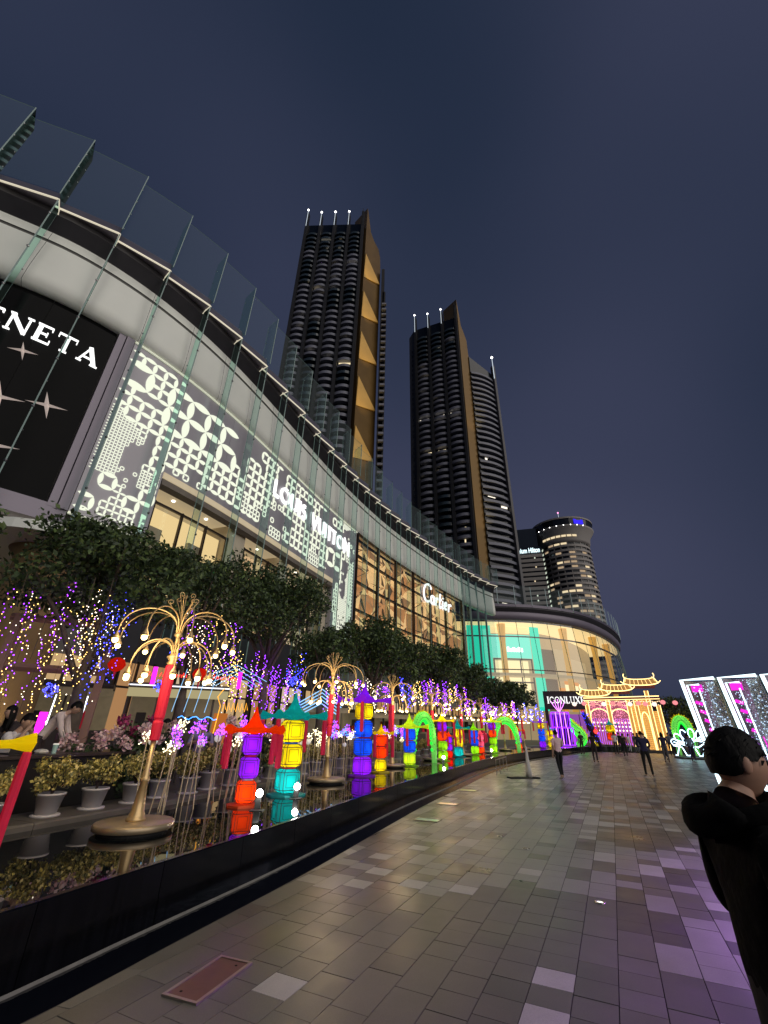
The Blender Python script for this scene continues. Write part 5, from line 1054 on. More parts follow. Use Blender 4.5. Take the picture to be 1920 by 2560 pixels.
b = MB(); loft(b, RIM, 4.0, 10.4, [(-3.55, .47), (-3.5, 1.16), (-3.75, 1.16), (-3.75, .47)], .8, closed=True, cap=True); b.build('front', m_blackw, ct, org=O)
b = MB(); loft(b, RIM, 4.0, 10.4, [(-3.45, 1.165), (-3.45, 1.205), (-4.35, 1.205), (-4.35, 1.165)], .8, closed=True, cap=True); b.build('top', m_table, ct, org=O)
m_lap = mat('laptop_shell', (.05, .045, .045), .4, .3)
p = RIM.at(7.85, -3.9, 1.205); t = thing('laptop', 'open dark laptop on the black counter', 'laptop', tuple(p), math.radians(64)); b = MB(); b.box((0, 0, .011), (.34, .24, .02)); b.build('keyboard', m_lap, t); b = MB(); b.box((0, -.15, .12), (.34, .012, .22), M=Matrix.Rotation(.25, 3, 'X')); b.build('screen', m_lap, t)
p = RIM.at(8.3, -3.72, 1.205); t = thing('paper_cup', 'white and teal paper cup on the black counter', 'cup', tuple(p)); b = MB(); b.lathe([(.03, 0), (.04, .12)], 14); b.build('cup', mat('cup_teal', (.35, .55, .52), .6), t); b = MB(); b.lathe([(.043, .12), (.043, .135), (.03, .14)], 14); b.build('lid', m_wball, t)
p = RIM.at(8.05, -3.65, 1.205); t = thing('crumpled_bag', 'crumpled white paper bag beside the cup', 'bag', tuple(p)); b = MB(); b.ball((0, 0, .035), .09, 9, 6, sq=(1.2, .8, .42)); b.build('paper', mat('white_paper', (.6, .58, .54), .8, bump=.5, scale=20), t)
m_wood = mat('pink_lit_timber', (.30, .17, .13), .6, var=.2, scale=3)
t = thing('timber_frame', 'reddish timber frame standing behind the diners at the left', 'pergola', (-6.95, 11.1, .47)); O = org(t)
for (x, y) in ((-6.85, 11.15), (-8.6, 10.2)): b = MB(); b.box((x, y, 2.2), (.16, .16, 3.46), rz=.4); b.build('post', m_wood, t, org=O)
b = MB(); b.tube([(-8.75, 10.12, 2.75), (-6.7, 11.24, 2.75)], .09, 4); b.build('beam', m_wood, t, org=O); b = MB(); b.tube([(-8.75, 10.12, 3.85), (-6.7, 11.24, 3.85)], .08, 4); b.build('beam', m_wood, t, org=O)
m_colm = mat('tan_stone', (.34, .23, .11), .7, var=.15, scale=1.5)
t = thing('stone_column', 'broad tan column lit from below at the left', 'column', (-11.2, 13.6, .47)); b = MB(); b.lathe([(1.05, 0), (1.0, .3), (.95, 5.8), (1.2, 6.2)], 28); b.build('shaft', m_colm, t, True); b = MB(); b.lathe([(2.4, 6.2), (2.4, 6.5), (.5, 6.6)], 36); b.build('canopy_disc', m_white, t)
L = bpy.data.lights.new('column_uplight', 'SPOT'); L.energy = 130; L.color = (1, .72, .30); L.spot_size = math.radians(40); L.spot_blend = .7; lo = bpy.data.objects.new('column_uplight', L); COL.objects.link(lo); lo.parent = t; lo.location = (.8, -1.25, .1); lo.rotation_euler = Vector((-.2, .42, 1)).to_track_quat('-Z', 'Y').to_euler()
b = MB(); b.lathe([(.1, 0), (.1, .08)], 10, (.8, -1.25, 0)); b.build('uplight_can', m_bulk, t)
m_nblue = glow('neon_ice_blue', (.30, .62, 1), 1.3); m_nwhite = glow('neon_white', (.85, .93, 1), 4); m_nred = glow('neon_red', (1, .04, .03), 3); m_namb = glow('neon_amber', (1, .42, .04), 1.8); m_nmag = glow('neon_magenta', (1, .02, .75), 2.2)
m_kint = mat('kiosk_wall_pale', (.26, .21, .14), .7, var=.4, scale=3, emis=(1, .80, .45), es=.07); m_kdark = mat('kiosk_dark', (.05, .04, .035), .6)
def kiosk(lb, A, B, z0, z1, seed, warm=True):
    A = Vector((A[0], A[1], 0)); B = Vector((B[0], B[1], 0)); u = (B-A).normalized(); n = Vector((u.y, -u.x, 0)); W = (B-A).length; g = random.Random(seed)
    t = thing('food_kiosk', lb, 'kiosk', tuple(A.lerp(B, .5)+Vector((0, 0, z0)))); O = org(t); P = lambda s, o, z: A+u*s+n*o+Vector((0, 0, z0+z)); h = z1-z0
    hx = lambda s0, s1, o0, o1, za, zb: [P(s0, o0, za), P(s0, o1, za), P(s1, o1, za), P(s1, o0, za), P(s0, o0, zb), P(s0, o1, zb), P(s1, o1, zb), P(s1, o0, zb)]
    b = MB(); b.hexa(hx(0, W, -1.6, -1.5, 0, h)); b.build('back_wall', m_kint, t, org=O); b = MB(); b.hexa(hx(0, W, -1.6, .35, h, h+.12)); b.build('roof', m_kdark, t, org=O)
    b = MB(); b.hexa(hx(0, W, .352, .38, h+.03, h+.06)); b.build('led_edge', glow('kiosk_led', (.9, .92, 1), 2.0) if warm else m_kdark, t, org=O); b = MB(); b.hexa(hx(0, W, .0, .45, 0, .95)); b.build('counter', m_kdark, t, org=O)
    b = MB(); b.hexa(hx(0, W, .12, .2, h-.26, h-.02)); b.build('name_board', glow('board_cream', (1, .85, .45), .42) if warm else m_kint, t, org=O)
    for k in range(int(W/.8)+1): s = min(W-.06, k*.8); b = MB(); b.hexa(hx(s, s+.06, -.05, .05, .95, h)); b.build('post', m_kdark, t, org=O)
    for k in range(int(W*2.2)): s = g.uniform(.2, W-.3); b = MB(); b.hexa(hx(s, s+g.uniform(.1, .3), -1.49, -1.2, g.uniform(.95, 1.0), g.uniform(1.15, 1.6))); b.build('shelf_goods', g.choice([m_kdark, m_redcl, m_colm, m_conc, MATS['base_orange']]), t, org=O)
    return t, P, W, h
t, P, W, h = kiosk('long food kiosk with white lit roof edge behind the nearest lamp', (-7.5, 13.75), (-4.9, 14.85), .47, 2.62, 1); O = org(t)
b = MB()
for i, s in enumerate([1.3, 1.62, 1.9, 2.2]): b.tube([P(s, .5, 1.5), P(s+.18, .5, 2.7)], .009, 5)
b.build('neon_slash', m_nblue, t, org=O)
b = MB()
for i in range(4): b.tube([P(2.0+.12*i, .6-.05*i, 2.50-.08*i), P(2.9, .6-.05*i, 2.90-.1*i), P(3.9-.12*i, .6-.05*i, 2.45-.08*i)], .009, 5)
b.build('neon_gable', m_nblue, t, org=O)
b = MB(); g = random.Random(5)
for i in range(30): s = .45+i*.075+(.4 if i > 14 else 0); b.tube([P(s, .4, 2.45), P(s+g.uniform(-.02, .05), .4, 2.45+g.uniform(.07, .14))], .012, 4)
b.build('red_letters', m_nred, t, org=O)
b = MB(); b.tube([P(2.55, .55, .95), P(2.62, .55, 1.7), P(2.5, .55, 1.95), P(2.66, .55, 2.2)], .014, 5)
for i in range(6): b.tube([P(2.7+.13*i, .55, 1.55), P(2.73+.13*i, .55, 1.8), P(2.79+.13*i, .55, 1.6)], .011, 5)
b.build('amber_flame_neon', m_namb, t, org=O)
b = MB(); b.add([P(2.45, .3, .2), P(2.9, .3, .2), P(2.9, .3, 1.5), P(2.5, .3, 1.5)], [(0, 1, 2, 3)]); b.build('orange_banner', glow('orange_banner', (1, .3, .06), .45), t, org=O)
b = MB(); b.tube([P(1.5+.1*k, .5, 1.35+.05*math.sin(k*1.7)) for k in range(12)], .01, 5); b.build('blue_neon_wave', m_bluled, t, org=O)
for s in (.55, 3.0): b = MB(); b.add([P(s, .52, 2.2), P(s+.12, .52, 2.2), P(s+.12, .52, 2.7), P(s, .52, 2.7)], [(0, 1, 2, 3)]); b.build('magenta_flag', m_nmag, t, org=O)
t, P, W, h = kiosk('farther food kiosk with ice-blue neon gable beside the second lamp', (-4.4, 22.9), (-1.6, 23.9), .47, 2.55, 2, False); O = org(t)
b = MB()
for i in range(5): b.tube([P(.3+.08*i, .6, 1.9-.1*i+.3), P(1.4, .6, 2.75-.16*i+.1), P(2.5-.08*i, .6, 1.85-.1*i+.3)], .028, 5)
b.build('neon_gable', m_nblue, t, org=O)
t, P, W, h = kiosk('brown food kiosk behind the purple roofed lantern', (-.9, 25.0), (2.4, 28.6), .47, 2.4, 3, False); t, P, W, h = kiosk('far food kiosk under the green trees', (3.5, 33.5), (9.5, 41.0), .47, 2.5, 4, False)
t, P, W, h = kiosk('warm lit food kiosk at the far left behind the column', (-13.2, 13.8), (-9.2, 15.9), .47, 2.7, 6, False)
for i, (x, y) in enumerate([(-7.75, 10.9), (-7.25, 11.3)]):
    t = thing('magenta_banner', ['left', 'right'][i]+' of two upright magenta banners with white lit edges behind the standing man', 'banner', (x, y, .47), .5); b = MB(); b.box((0, 0, 1.0), (.16, .03, .75)); b.build('panel', m_nmag, t); b = MB(); b.tube([(.10, 0, .0), (.12, 0, 1.75)], .012, 5); b.build('lit_edge', m_nwhite, t)
# ------------------------------------------------------------------ people
def head_mesh(mb, c, M, s, mi, hair=None):
    N, K = 18, 14; vs = []; c = Vector(c)
    def shape(a, e):
        x, y, z = math.cos(e)*math.cos(a), math.cos(e)*math.sin(a), math.sin(e)     # +y is the face
        X, Y, Z = .076*x, .096*y, .115*z
        if z < -.1: X *= 1+.35*(z+.1); Y *= 1-.12*(-z) if y > 0 else 1+.5*(z+.1)
        f = max(0, y)
        Y += .020*math.exp(-((x/.16)**2+((z+.12)/.20)**2))*f*1.3         # nose
        Y -= .008*math.exp(-(((abs(x)-.36)/.16)**2+((z-.12)/.12)**2))*f  # eye sockets
        Y += .006*math.exp(-((x/.3)**2+((z+.48)/.1)**2))*f               # lips
        Y += .009*math.exp(-((x/.3)**2+((z+.85)/.16)**2))*f              # chin
        return Vector((X, Y, Z))
    pts = [shape(2*PI*j/N, -PI/2+PI*i/K) for i in range(K+1) for j in range(N)]
    mb.add([c+M @ (p*s) for p in pts], [(i*N+j, i*N+(j+1) % N, (i+1)*N+(j+1) % N, (i+1)*N+j) for i in range(K) for j in range(N)], mi)
    for sx in (-1, 1):
        e = MB(); e.ball((sx*.079, -.012, .0), .028, 10, 7, sq=(.36, .68, 1.1)); mb.add([c+M @ (Vector(v)*s) for v in e.v], e.f, mi)
        e = MB(); e.ball((sx*.029, .083, .014), .010, 8, 5); mb.add([c+M @ (Vector(v)*s) for v in e.v], e.f, hair)
    e = MB(); e.box((0, .097, -.053), (.042, .006, .007)); mb.add([c+M @ (Vector(v)*s) for v in e.v], e.f, hair)
def hair_mesh(mb, c, M, s, long=0.0, seed=0, puff=1.0):
    N, K = 22, 12; g = random.Random(seed); c = Vector(c); vs = []; keep = []
    for i in range(K+1):
        for j in range(N):
            a = 2*PI*j/N; e = PI/2-(PI*.62)*i/K; y = math.cos(e)*math.sin(a); lim = .30 if y > .45 else (.12 if y > -.12 else (-.28 if y > -.5 else -.42))
            z = math.sin(e); z = max(z, lim); r = (1.045+.05*g.random())*puff*(1 if z > -.1 else 1-.25*(-.1-z)); q = math.sqrt(max(0, 1-min(1, abs(z))**2))
            X, Y = math.cos(a)*q*.076*r, math.sin(a)*q*.096*r+(-.004); Z = z*.118*(r if z > 0 else 1)
            if long and y < .3 and i > K*.6: Z -= long*(i/K-.6)/.4; X *= 1.15
            vs.append(c+M @ (Vector((X, Y, Z))*s))
    mb.add(vs, [(i*N+j, i*N+(j+1) % N, (i+1)*N+(j+1) % N, (i+1)*N+j) for i in range(K) for j in range(N)])
BASE = dict(pelvis=(0, 0, .95), belly=(0, .01, 1.10), chest=(0, .0, 1.30), neck=(0, -.005, 1.47), skull=(0, .02, 1.57), shr=(.185, -.01, 1.405), shl=(-.185, -.01, 1.405), elr=(.235, -.03, 1.13), ell=(-.235, -.03, 1.13), wrr=(.245, .06, .89), wrl=(-.245, .06, .89), hipr=(.095, 0, .90), hipl=(-.095, 0, .90), knr=(.10, .02, .50), knl=(-.10, .02, .50), anr=(.10, -.02, .09), anl=(-.10, -.02, .09), tor=(.12, .15, .035), tol=(-.12, .15, .035))
RAD = dict(pelvis=.135, belly=.125, chest=.135, neck=.058, skull=.05, sh=.075, el=.050, wr=.032, hip=.095, kn=.060, an=.042, to=.036)
def person(label, loc, rz, cols, pose=None, height=1.72, sleeve=.45, sub=2, name='person', hair='black', longhair=0.0, headrot=(0, 0, 0), bulk=1.0, seed=0, group=None, glasses=False, puff=1.0, fingers=True):
    J = dict(BASE); J.update(pose or {}); J = {k: Vector(v) for k, v in J.items()}; s = height/1.72
    t = thing(name, label, 'person', loc, rz, group)
    order = list(J); V = [J[k] for k in order]; idx = {k: i for i, k in enumerate(order)}; R = []
    for k in order: R.append(RAD[k] if k in RAD else RAD[k[:-1]])
    for i, k in enumerate(order):
        if k in ('belly', 'chest', 'pelvis') or k[:2] in ('sh', 'el'): R[i] *= bulk
    E = [('pelvis', 'belly'), ('belly', 'chest'), ('chest', 'neck'), ('neck', 'skull')]+[(a+x, b+x) for x in 'rl' for a, b in (('sh', 'el'), ('el', 'wr'), ('hip', 'kn'), ('kn', 'an'), ('an', 'to'))]+[('chest', 'shr'), ('chest', 'shl'), ('pelvis', 'hipr'), ('pelvis', 'hipl')]
    E = [(idx[a], idx[b]) for a, b in E]
    for x in 'rl':
        w = J['wr'+x]; d = (w-J['el'+x]).normalized(); side = Vector((1 if x == 'r' else -1, 0, 0)); fwd = d.cross(side).normalized(); fwd = fwd if fwd.y > 0 else -fwd
        pc = w+d*.075; V.append(pc); R.append(.036); pi = len(V)-1; E.append((idx['wr'+x], pi))
        if fingers:
            for k in range(4): V.append(pc+d*(.055+.012*(1.5-abs(k-1.3)))+fwd*(.030-.02*k)-side*.012); R.append(.011); E.append((pi, len(V)-1)); V.append(V[-1]+d*.035-side*.02); R.append(.0085); E.append((len(V)-2, len(V)-1))
            V.append(pc-d*.01+fwd*.045); R.append(.012); E.append((pi, len(V)-1)); V.append(V[-1]+d*.035+fwd*.008); R.append(.010); E.append((len(V)-2, len(V)-1))
    me = bpy.data.meshes.new('skeleton'); me.from_pydata(V, E, []); o = bpy.data.objects.new('skeleton', me); COL.objects.link(o)
    sk = o.modifiers.new('skin', 'SKIN'); sk.use_smooth_shade = True; sk.branch_smoothing = .6
    for i, r in enumerate(R): me.skin_vertices[0].data[i].radius = (r, r)
    me.skin_vertices[0].data[0].use_root = True
    sb = o.modifiers.new('sub', 'SUBSURF'); sb.levels = sub; sb.render_levels = sub
    dg = bpy.context.evaluated_depsgraph_get(); ev = bpy.data.meshes.new_from_object(o.evaluated_get(dg)); bpy.data.objects.remove(o); bpy.data.meshes.remove(me)
    co = [Vector(v.co) for v in ev.vertices]
    axis_x = (J['shr']-J['shl']).normalized(); mid = (J['chest']+J['belly'])/2
    torso = J['neck']-J['pelvis']; tl = torso.length; td = torso.normalized(); dep = td.cross(axis_x).normalized()
    for v in co:
        q = v-J['pelvis']; h = q.dot(td)
        if -.12 < h < tl*.97:
            dx = q.dot(axis_x)
            if abs(dx) < .19: w = min(1, (h+.12)/.1, (tl*.97-h)/.06); v += axis_x*(dx*.16*w)-dep*(q.dot(dep)*.18*w)
    mb = MB(); segs = []
    for a, b_ in E[:18]: segs.append((V[a], V[b_], order[a], order[b_], R[a], R[b_]))
    mi = []
    for p in ev.polygons:
        c = sum((co[i] for i in p.vertices), Vector())/len(p.vertices); best = None
        for A, B, na, nb_, ra, rb in segs:
            ab = B-A; tt = max(0, min(1, (c-A).dot(ab)/max(1e-9, ab.length_squared))); d = (c-A-ab*tt).length-(ra*(1-tt)+rb*tt)
            if best is None or d < best[0]: best = (d, na, nb_, tt)
        _, na, nb_, tt = best
        if na[:2] in ('an', ) or nb_[:2] == 'to': k = 3 if c.z < J['an'+na[-1]].z+.02 else 1
        elif na[:2] in ('kn', ): k = 1 if tt < cols.get('hem', .93) else 2
        elif na[:3] == 'hip' or nb_[:3] == 'hip': k = 1
        elif na[:2] == 'sh': k = 0 if tt < sleeve*2 else 2
        elif na[:2] == 'el': k = 0 if tt < sleeve*2-1 else 2
        elif na == 'neck' or (na == 'chest' and nb_ == 'neck' and tt > .86): k = 2
        elif na == 'pelvis' and nb_ == 'belly' and tt < .02: k = 1
        else: k = 0
        if min((c-J['wrr']-(J['wrr']-J['elr']).normalized()*.08).length, (c-J['wrl']-(J['wrl']-J['ell']).normalized()*.08).length) < .105 and k == 1: k = 2
        mi.append(k)
    mb.add(co, [tuple(p.vertices) for p in ev.polygons]); mb.m = mi; bpy.data.meshes.remove(ev)
    tilt = (J['skull']-J['neck']); M = Matrix.Rotation(headrot[2], 3, 'Z') @ Matrix.Rotation(headrot[0], 3, 'X') @ Matrix.Rotation(headrot[1], 3, 'Y')
    hc = J['skull']+M @ Vector((0, .012, .045)); head_mesh(mb, hc, M, 1.0, 2, 4)
    mb.v = [(x*s, y*s, z*s) for x, y, z in mb.v]
    mb.build('body', [cols['shirt'], cols['legs'], cols.get('skin', m_skin), cols.get('shoes', m_shoe), m_hairb], t, True)
    h = MB(); hair_mesh(h, hc, M, 1.0, longhair, seed, puff); h.v = [(x*s, y*s, z*s) for x, y, z in h.v]; h.build('hair', m_hairb, t, True)
    if glasses:
        b = MB()
        for sx in (-1, 1): b.tube([hc+M @ Vector((sx*.03+.022*math.cos(a), .098, .016+.016*math.sin(a))) for a in [2*PI*i/10 for i in range(10)]], .003, 4, closed=True); b.tube([hc+M @ Vector((sx*.052, .095, .018)), hc+M @ Vector((sx*.080, .0, .02))], .003, 4)
        b.build('glasses', m_blackw, t)
    t['_hc'] = 0; del t['_hc']
    return t, hc*s, M, J
m_skin = mat('skin', (.42, .26, .19), .55, var=.06, scale=14); m_skinw = mat('skin_warm', (.46, .26, .18), .5, var=.08, scale=14); m_hairb = mat('black_hair', (.004, .0035, .0035), .6, var=.2, scale=30, bump=.6, stretch=(1, 1, .25), spec=.15); m_shoe = mat('shoe_dark', (.03, .028, .028), .6); m_shoew = mat('shoe_white', (.5, .45, .42), .6)
def fab(n, c): return mat('fabric_'+n, c, .85, var=.14, scale=22, bump=.25)
f_pink, f_black, f_navy, f_white, f_blush, f_dark, f_grey, f_tan, f_lilac, f_sky = fab('pink', (.80, .56, .58)), fab('black', (.006, .006, .007)), fab('navy', (.03, .028, .085)), fab('white', (.72, .68, .68)), fab('blush', (.68, .56, .54)), fab('dark', (.03, .02, .022)), fab('grey', (.12, .12, .14)), fab('tan', (.25, .17, .10)), fab('lilac', (.28, .24, .42)), fab('sky', (.20, .30, .45))
walkA = dict(knr=(.10, .12, .51), anr=(.10, .10, .10), tor=(.12, .27, .06), knl=(-.10, -.02, .50), anl=(-.10, -.20, .16), tol=(-.11, -.06, .04))
person('man in pale pink shirt and black trousers walking away', (7.07, 19.17, 0), math.radians(12), dict(shirt=f_pink, legs=f_black, shoes=m_shoew, hem=.84), dict(knr=(.075, .06, .50), anr=(.06, .02, .09), tor=(.08, .18, .035), knl=(-.07, .0, .50), anl=(-.06, -.10, .12), tol=(-.07, .06, .035), elr=(.25, .06, 1.15), wrr=(.16, .27, 1.18), ell=(-.24, -.05, 1.14), wrl=(-.25, .0, .90)), 1.70, .42, seed=1)
person('man in dark navy top and slim black trousers standing on the promenade', (11.45, 20.9, 0), math.radians(-18), dict(shirt=f_navy, legs=f_black, shoes=m_shoew), dict(elr=(.24, .05, 1.14), wrr=(.13, .26, 1.10), ell=(-.24, .05, 1.14), wrl=(-.12, .26, 1.12), skull=(0, .05, 1.56), knr=(.11, .0, .5), anr=(.12, -.02, .09), knl=(-.12, .0, .5), anl=(-.14, -.02, .09), tor=(.17, .14, .035), tol=(-.2, .14, .035)), 1.75, .95, seed=2, headrot=(-.35, 0, 0))
crowd = [(21.6, 44.0, f_grey, f_grey, 'in grey, left of the crowd'), (22.5, 45.0, f_black, f_black, 'all in black, second from the left of the crowd'), (23.2, 45.6, f_tan, f_black, 'in tan jacket among the crowd'), (24.0, 46.2, f_white, f_white, 'in pale clothes among the crowd'), (24.7, 46.4, f_grey, f_grey, 'in grey top right of the pale-clothed one'), (25.3, 45.8, f_black, f_black, 'in black at the middle of the crowd'), (18.6, 31.5, f_navy, f_grey, 'in navy with grey trousers behind the navy-topped man'), (21.7, 33.6, f_sky, f_navy, 'in pale blue right of the navy-topped man'), (24.4, 39.6, f_dark, f_dark, 'in dark brown near the dragon arch'), (22.3, 34.6, f_navy, f_black, 'in dark coat and bare legs beside the white neon flower'), (24.8, 37.2, f_dark, f_dark, 'in dark clothes beside the white neon flower'), (27.2, 44.0, f_tan, f_dark, 'in tan farther back right of the crowd'), (13.4, 30.2, f_dark, f_dark, 'in dark clothes by the far pool wall'), (28.6, 45.4, f_lilac, f_dark, 'in lilac at the back of the crowd'), (20.8, 42.4, f_white, f_dark, 'in white at the left front of the crowd'), (22.0, 40.8, f_black, f_grey, 'in black with grey trousers at the front of the crowd'), (23.6, 43.0, f_pink, f_dark, 'in pink in the middle of the crowd'), (19.6, 38.6, f_dark, f_black, 'in dark clothes at the left of the navy-topped man'), (26.0, 42.5, f_sky, f_black, 'in blue near the dragon arch'), (24.9, 41.2, f_grey, f_black, 'in grey walking behind the navy-topped man'), (17.0, 40.5, f_dark, f_dark, 'in dark clothes beside the curled dragon'), (20.3, 34.4, f_grey, f_black, 'in grey walking left of the neon flower')]
g = random.Random(8)
for i, (x, y, a, b_, lb) in enumerate(crowd):
    person('person '+lb, (x, y, 0), g.uniform(-.7, .7)+(PI if i % 4 == 3 else 0), dict(shirt=a, legs=b_), walkA if i % 2 else dict(elr=(.24, .04, 1.15), wrr=(.15, .24, 1.05)), g.uniform(1.58, 1.76), .9 if i % 3 else .45, 1, seed=i, group='people in the far crowd', longhair=.16 if i % 3 == 0 else 0, fingers=False)
sit = dict(pelvis=(0, -.05, .52), belly=(0, -.02, .68), chest=(0, .06, .88), neck=(0, .12, 1.04), skull=(0, .17, 1.13), shr=(.185, .09, .98), shl=(-.185, .09, .98), elr=(.25, .20, .74), ell=(-.25, .20, .74), wrr=(.14, .38, .80), wrl=(-.14, .38, .80), hipr=(.1, 0, .50), hipl=(-.1, 0, .50), knr=(.13, .40, .50), knl=(-.13, .40, .50), anr=(.13, .38, .09), anl=(-.13, .38, .09), tor=(.14, .54, .04), tol=(-.14, .54, .04))
m_chair = mat('terrace_chair', (.04, .03, .025), .5)
def chair(lb, x, y, rz):
    t = thing('terrace_chair', lb, 'chair', (x, y, .47), rz, 'terrace chairs')
    b = MB(); b.box((0, -.02, .42), (.44, .44, .04)); b.build('seat', m_chair, t); b = MB(); b.box((0, -.245, .68), (.42, .03, .42)); b.build('backrest', m_chair, t)
    for sx in (-1, 1):
        for sy in (-1, 1): b = MB(); b.box((sx*.19, sy*.19-.02, .2), (.035, .035, .4)); b.build('leg', m_chair, t)
def seated(lb, x, y, rz, cols, z=.47, **k):
    person(lb, (x, y, z), rz, cols, k.pop('pose', sit), 1.72, **k); chair('dark chair under the '+lb.replace('person ', 'one '), x, y, rz)
person('standing man in white shirt leaning over the counter at the left', (-6.22, 9.0, .47), math.radians(-72), dict(shirt=f_blush, legs=f_dark), dict(pelvis=(0, -.10, .95), chest=(0, .12, 1.27), belly=(0, .0, 1.10), neck=(0, .24, 1.40), skull=(0, .33, 1.44), shr=(.185, .18, 1.36), shl=(-.185, .18, 1.36), elr=(.22, .28, 1.08), wrr=(.18, .42, .86), ell=(-.22, .28, 1.08), wrl=(-.18, .44, .86), hipr=(.095, -.1, .9), hipl=(-.095, -.1, .9)), 1.66, .95, seed=3, headrot=(-.5, 0, 0), puff=1.06)
seated('person seated in white shirt eating, lowest at the left edge', -5.98, 7.85, math.radians(-95), dict(shirt=f_white, legs=f_dark), seed=4, headrot=(-.2, 0, 0), sleeve=.5, puff=1.05, pose=dict(sit, wrr=(.10, .30, 1.02), wrl=(-.08, .28, .98), elr=(.22, .30, .80), ell=(-.2, .3, .8)))
seated('person with long dark hair seated left of the standing man', -6.85, 9.05, math.radians(150), dict(shirt=f_dark, legs=f_dark), seed=5, longhair=.28, sleeve=.9, z=.62)
seated('person seated far left with dark hair in white', -7.5, 8.2, math.radians(170), dict(shirt=f_white, legs=f_dark), seed=6, z=.5, sleeve=.5)
seated('person in brown seated far left behind the yellow roof', -6.95, 7.75, math.radians(200), dict(shirt=f_tan, legs=f_dark), seed=7, sleeve=.5)
seated('person with glasses in patterned shirt seated right of the nearest lamp', -4.15, 11.25, math.radians(200), dict(shirt=f_lilac, legs=f_dark), seed=8, glasses=True, sleeve=.4, puff=1.03)
seated('person in black seated behind the purple light sticks', -4.9, 11.4, math.radians(120), dict(shirt=f_black, legs=f_dark), seed=9, sleeve=.9)
seated('person seated beside the yellow lantern stack, back turned', -1.7, 16.0, math.radians(20), dict(shirt=f_tan, legs=f_dark), seed=10, sleeve=.3)

# ------------------------------------------------------------------ the man close by at the right edge
FM = (1.315, 1.865, 0); FR = math.radians(-99)
f_jack = mat('black_jacket', (.0025, .0025, .003), .9, var=.2, scale=18, bump=.5, spec=.12)
ft, fhc, fM, fJ = person('man close by in a black hooded jacket, back turned, at the right edge', FM, FR, dict(shirt=f_jack, legs=f_black, skin=m_skinw), dict(elr=(.27, -.02, 1.13), wrr=(.20, .20, 1.02), ell=(-.27, .0, 1.13), wrl=(-.2, .22, 1.02), skull=(0, .035, 1.575)), 1.65, .98, 3, seed=11, bulk=1.22, headrot=(-.10, 0, .0), puff=1.06)
b = MB(); N, K = 20, 12
for i in range(K+1):
    e = -PI/2+PI*i/K
    for j in range(N):
        a = 2*PI*j/N; x, y, z = math.cos(e)*math.cos(a), math.cos(e)*math.sin(a), math.sin(e); w = 1+.10*math.sin(3*a+2*e)+.06*math.sin(5*e+a)
        b.v.append((x*.14*w, -.085+y*.085*w-.02*(1-z)*.5, 1.385+z*.062*w+.012*math.cos(a*2)))
b.f = [(i*N+j, i*N+(j+1) % N, (i+1)*N+(j+1) % N, (i+1)*N+j) for i in range(K) for j in range(N)]; b.m = [0]*len(b.f); b.build('hood', f_jack, ft, True)
b = MB(); b.tube([(.115*math.cos(a), .02+.10*math.sin(a), 1.405+.03*math.sin(a)) for a in [2*PI*i/16 for i in range(16)]], .036, 8, closed=True); b.build('collar', f_jack, ft, True)
b = MB(); g = random.Random(3)
for k in range(170):
    a, el = g.uniform(0, 2*PI), g.uniform(-.15, 1.5); d = Vector((math.cos(el)*math.cos(a)*.078, math.cos(el)*math.sin(a)*.098, math.sin(el)*.12)); 
    if d.y > .055 and d.z < .06: continue
    if d.z < .02: continue
    p = fM @ (d*1.04); q = fM @ (d*1.16+Vector((g.uniform(-.01, .01), -.012, -.02))); w = Vector((g.uniform(-1, 1), g.uniform(-1, 1), 0)).normalized()*.007; b.add([fhc+p-w, fhc+p+w, fhc+q+w*.4, fhc+q-w*.4], [(0, 1, 2, 3)])
b.build('hair_tufts', m_hairb, ft)

# ------------------------------------------------------------------ glowing gateway
m_gled = glow('gold_led', (1, .70, .26), 3.2); m_gpan = mat('gold_lit_panel', (.30, .17, .05), .6, var=.5, scale=9, emis=(1, .48, .12), es=.55); m_gdark = mat('gate_maroon', (.09, .02, .03), .6, emis=(.8, .15, .2), es=.06); m_tilep = mat('gate_tile', (.22, .11, .04), .6, emis=(1, .5, .15), es=.3)
ga, gb = Vector((25.6, 57.4, 0)), Vector((32.4, 54.0, 0)); gu = (gb-ga).normalized(); gw = (gb-ga).length
gate = thing('lantern_gateway', 'tall temple-style gateway outlined in golden lights, with three upturned roofs', 'gateway', tuple(ga), math.atan2(gu.y, gu.x))
posts = [0, 2.35, 4.55, 5.35, 6.7, gw]
for i, s in enumerate(posts):
    hh = 5.3 if i < 4 else (6.2 if i == 4 else 4.6)
    b = MB(); b.box((s, .2, hh/2), (.34, .34, hh)); pc = b.build('post', m_gpan, gate)
    b = MB()
    for sx in (-.19, .19): b.tube([(s+sx, .02, .0), (s+sx, .02, hh)], .035, 5)
    b.build('led_line', m_gled, pc)
b = MB(); b.box((gw/2, .2, 5.35), (gw+.6, .45, .25)); bm_ = b.build('lintel', m_gdark, gate); b = MB(); b.tube([(-.3, -.06, 5.45), (gw+.3, -.06, 5.6)], .045, 5); b.tube([(-.3, -.06, 5.18), (gw+.3, -.06, 5.3)], .03, 5); b.build('led_line', m_gled, bm_); b = MB()
for k in range(46):
    b.ball((-.2+k*(gw+.4)/45, -.08, 5.05-.10*math.sin(k*PI/5)**2), .06, 6, 4); b.ball((-.2+k*(gw+.4)/45, -.08, 4.75-.16*math.sin(k*PI/7)**2), .05, 6, 4)
b.build('panel_bulbs', glow('lintel_bulb', (1, .62, .36), 2.2), gate)
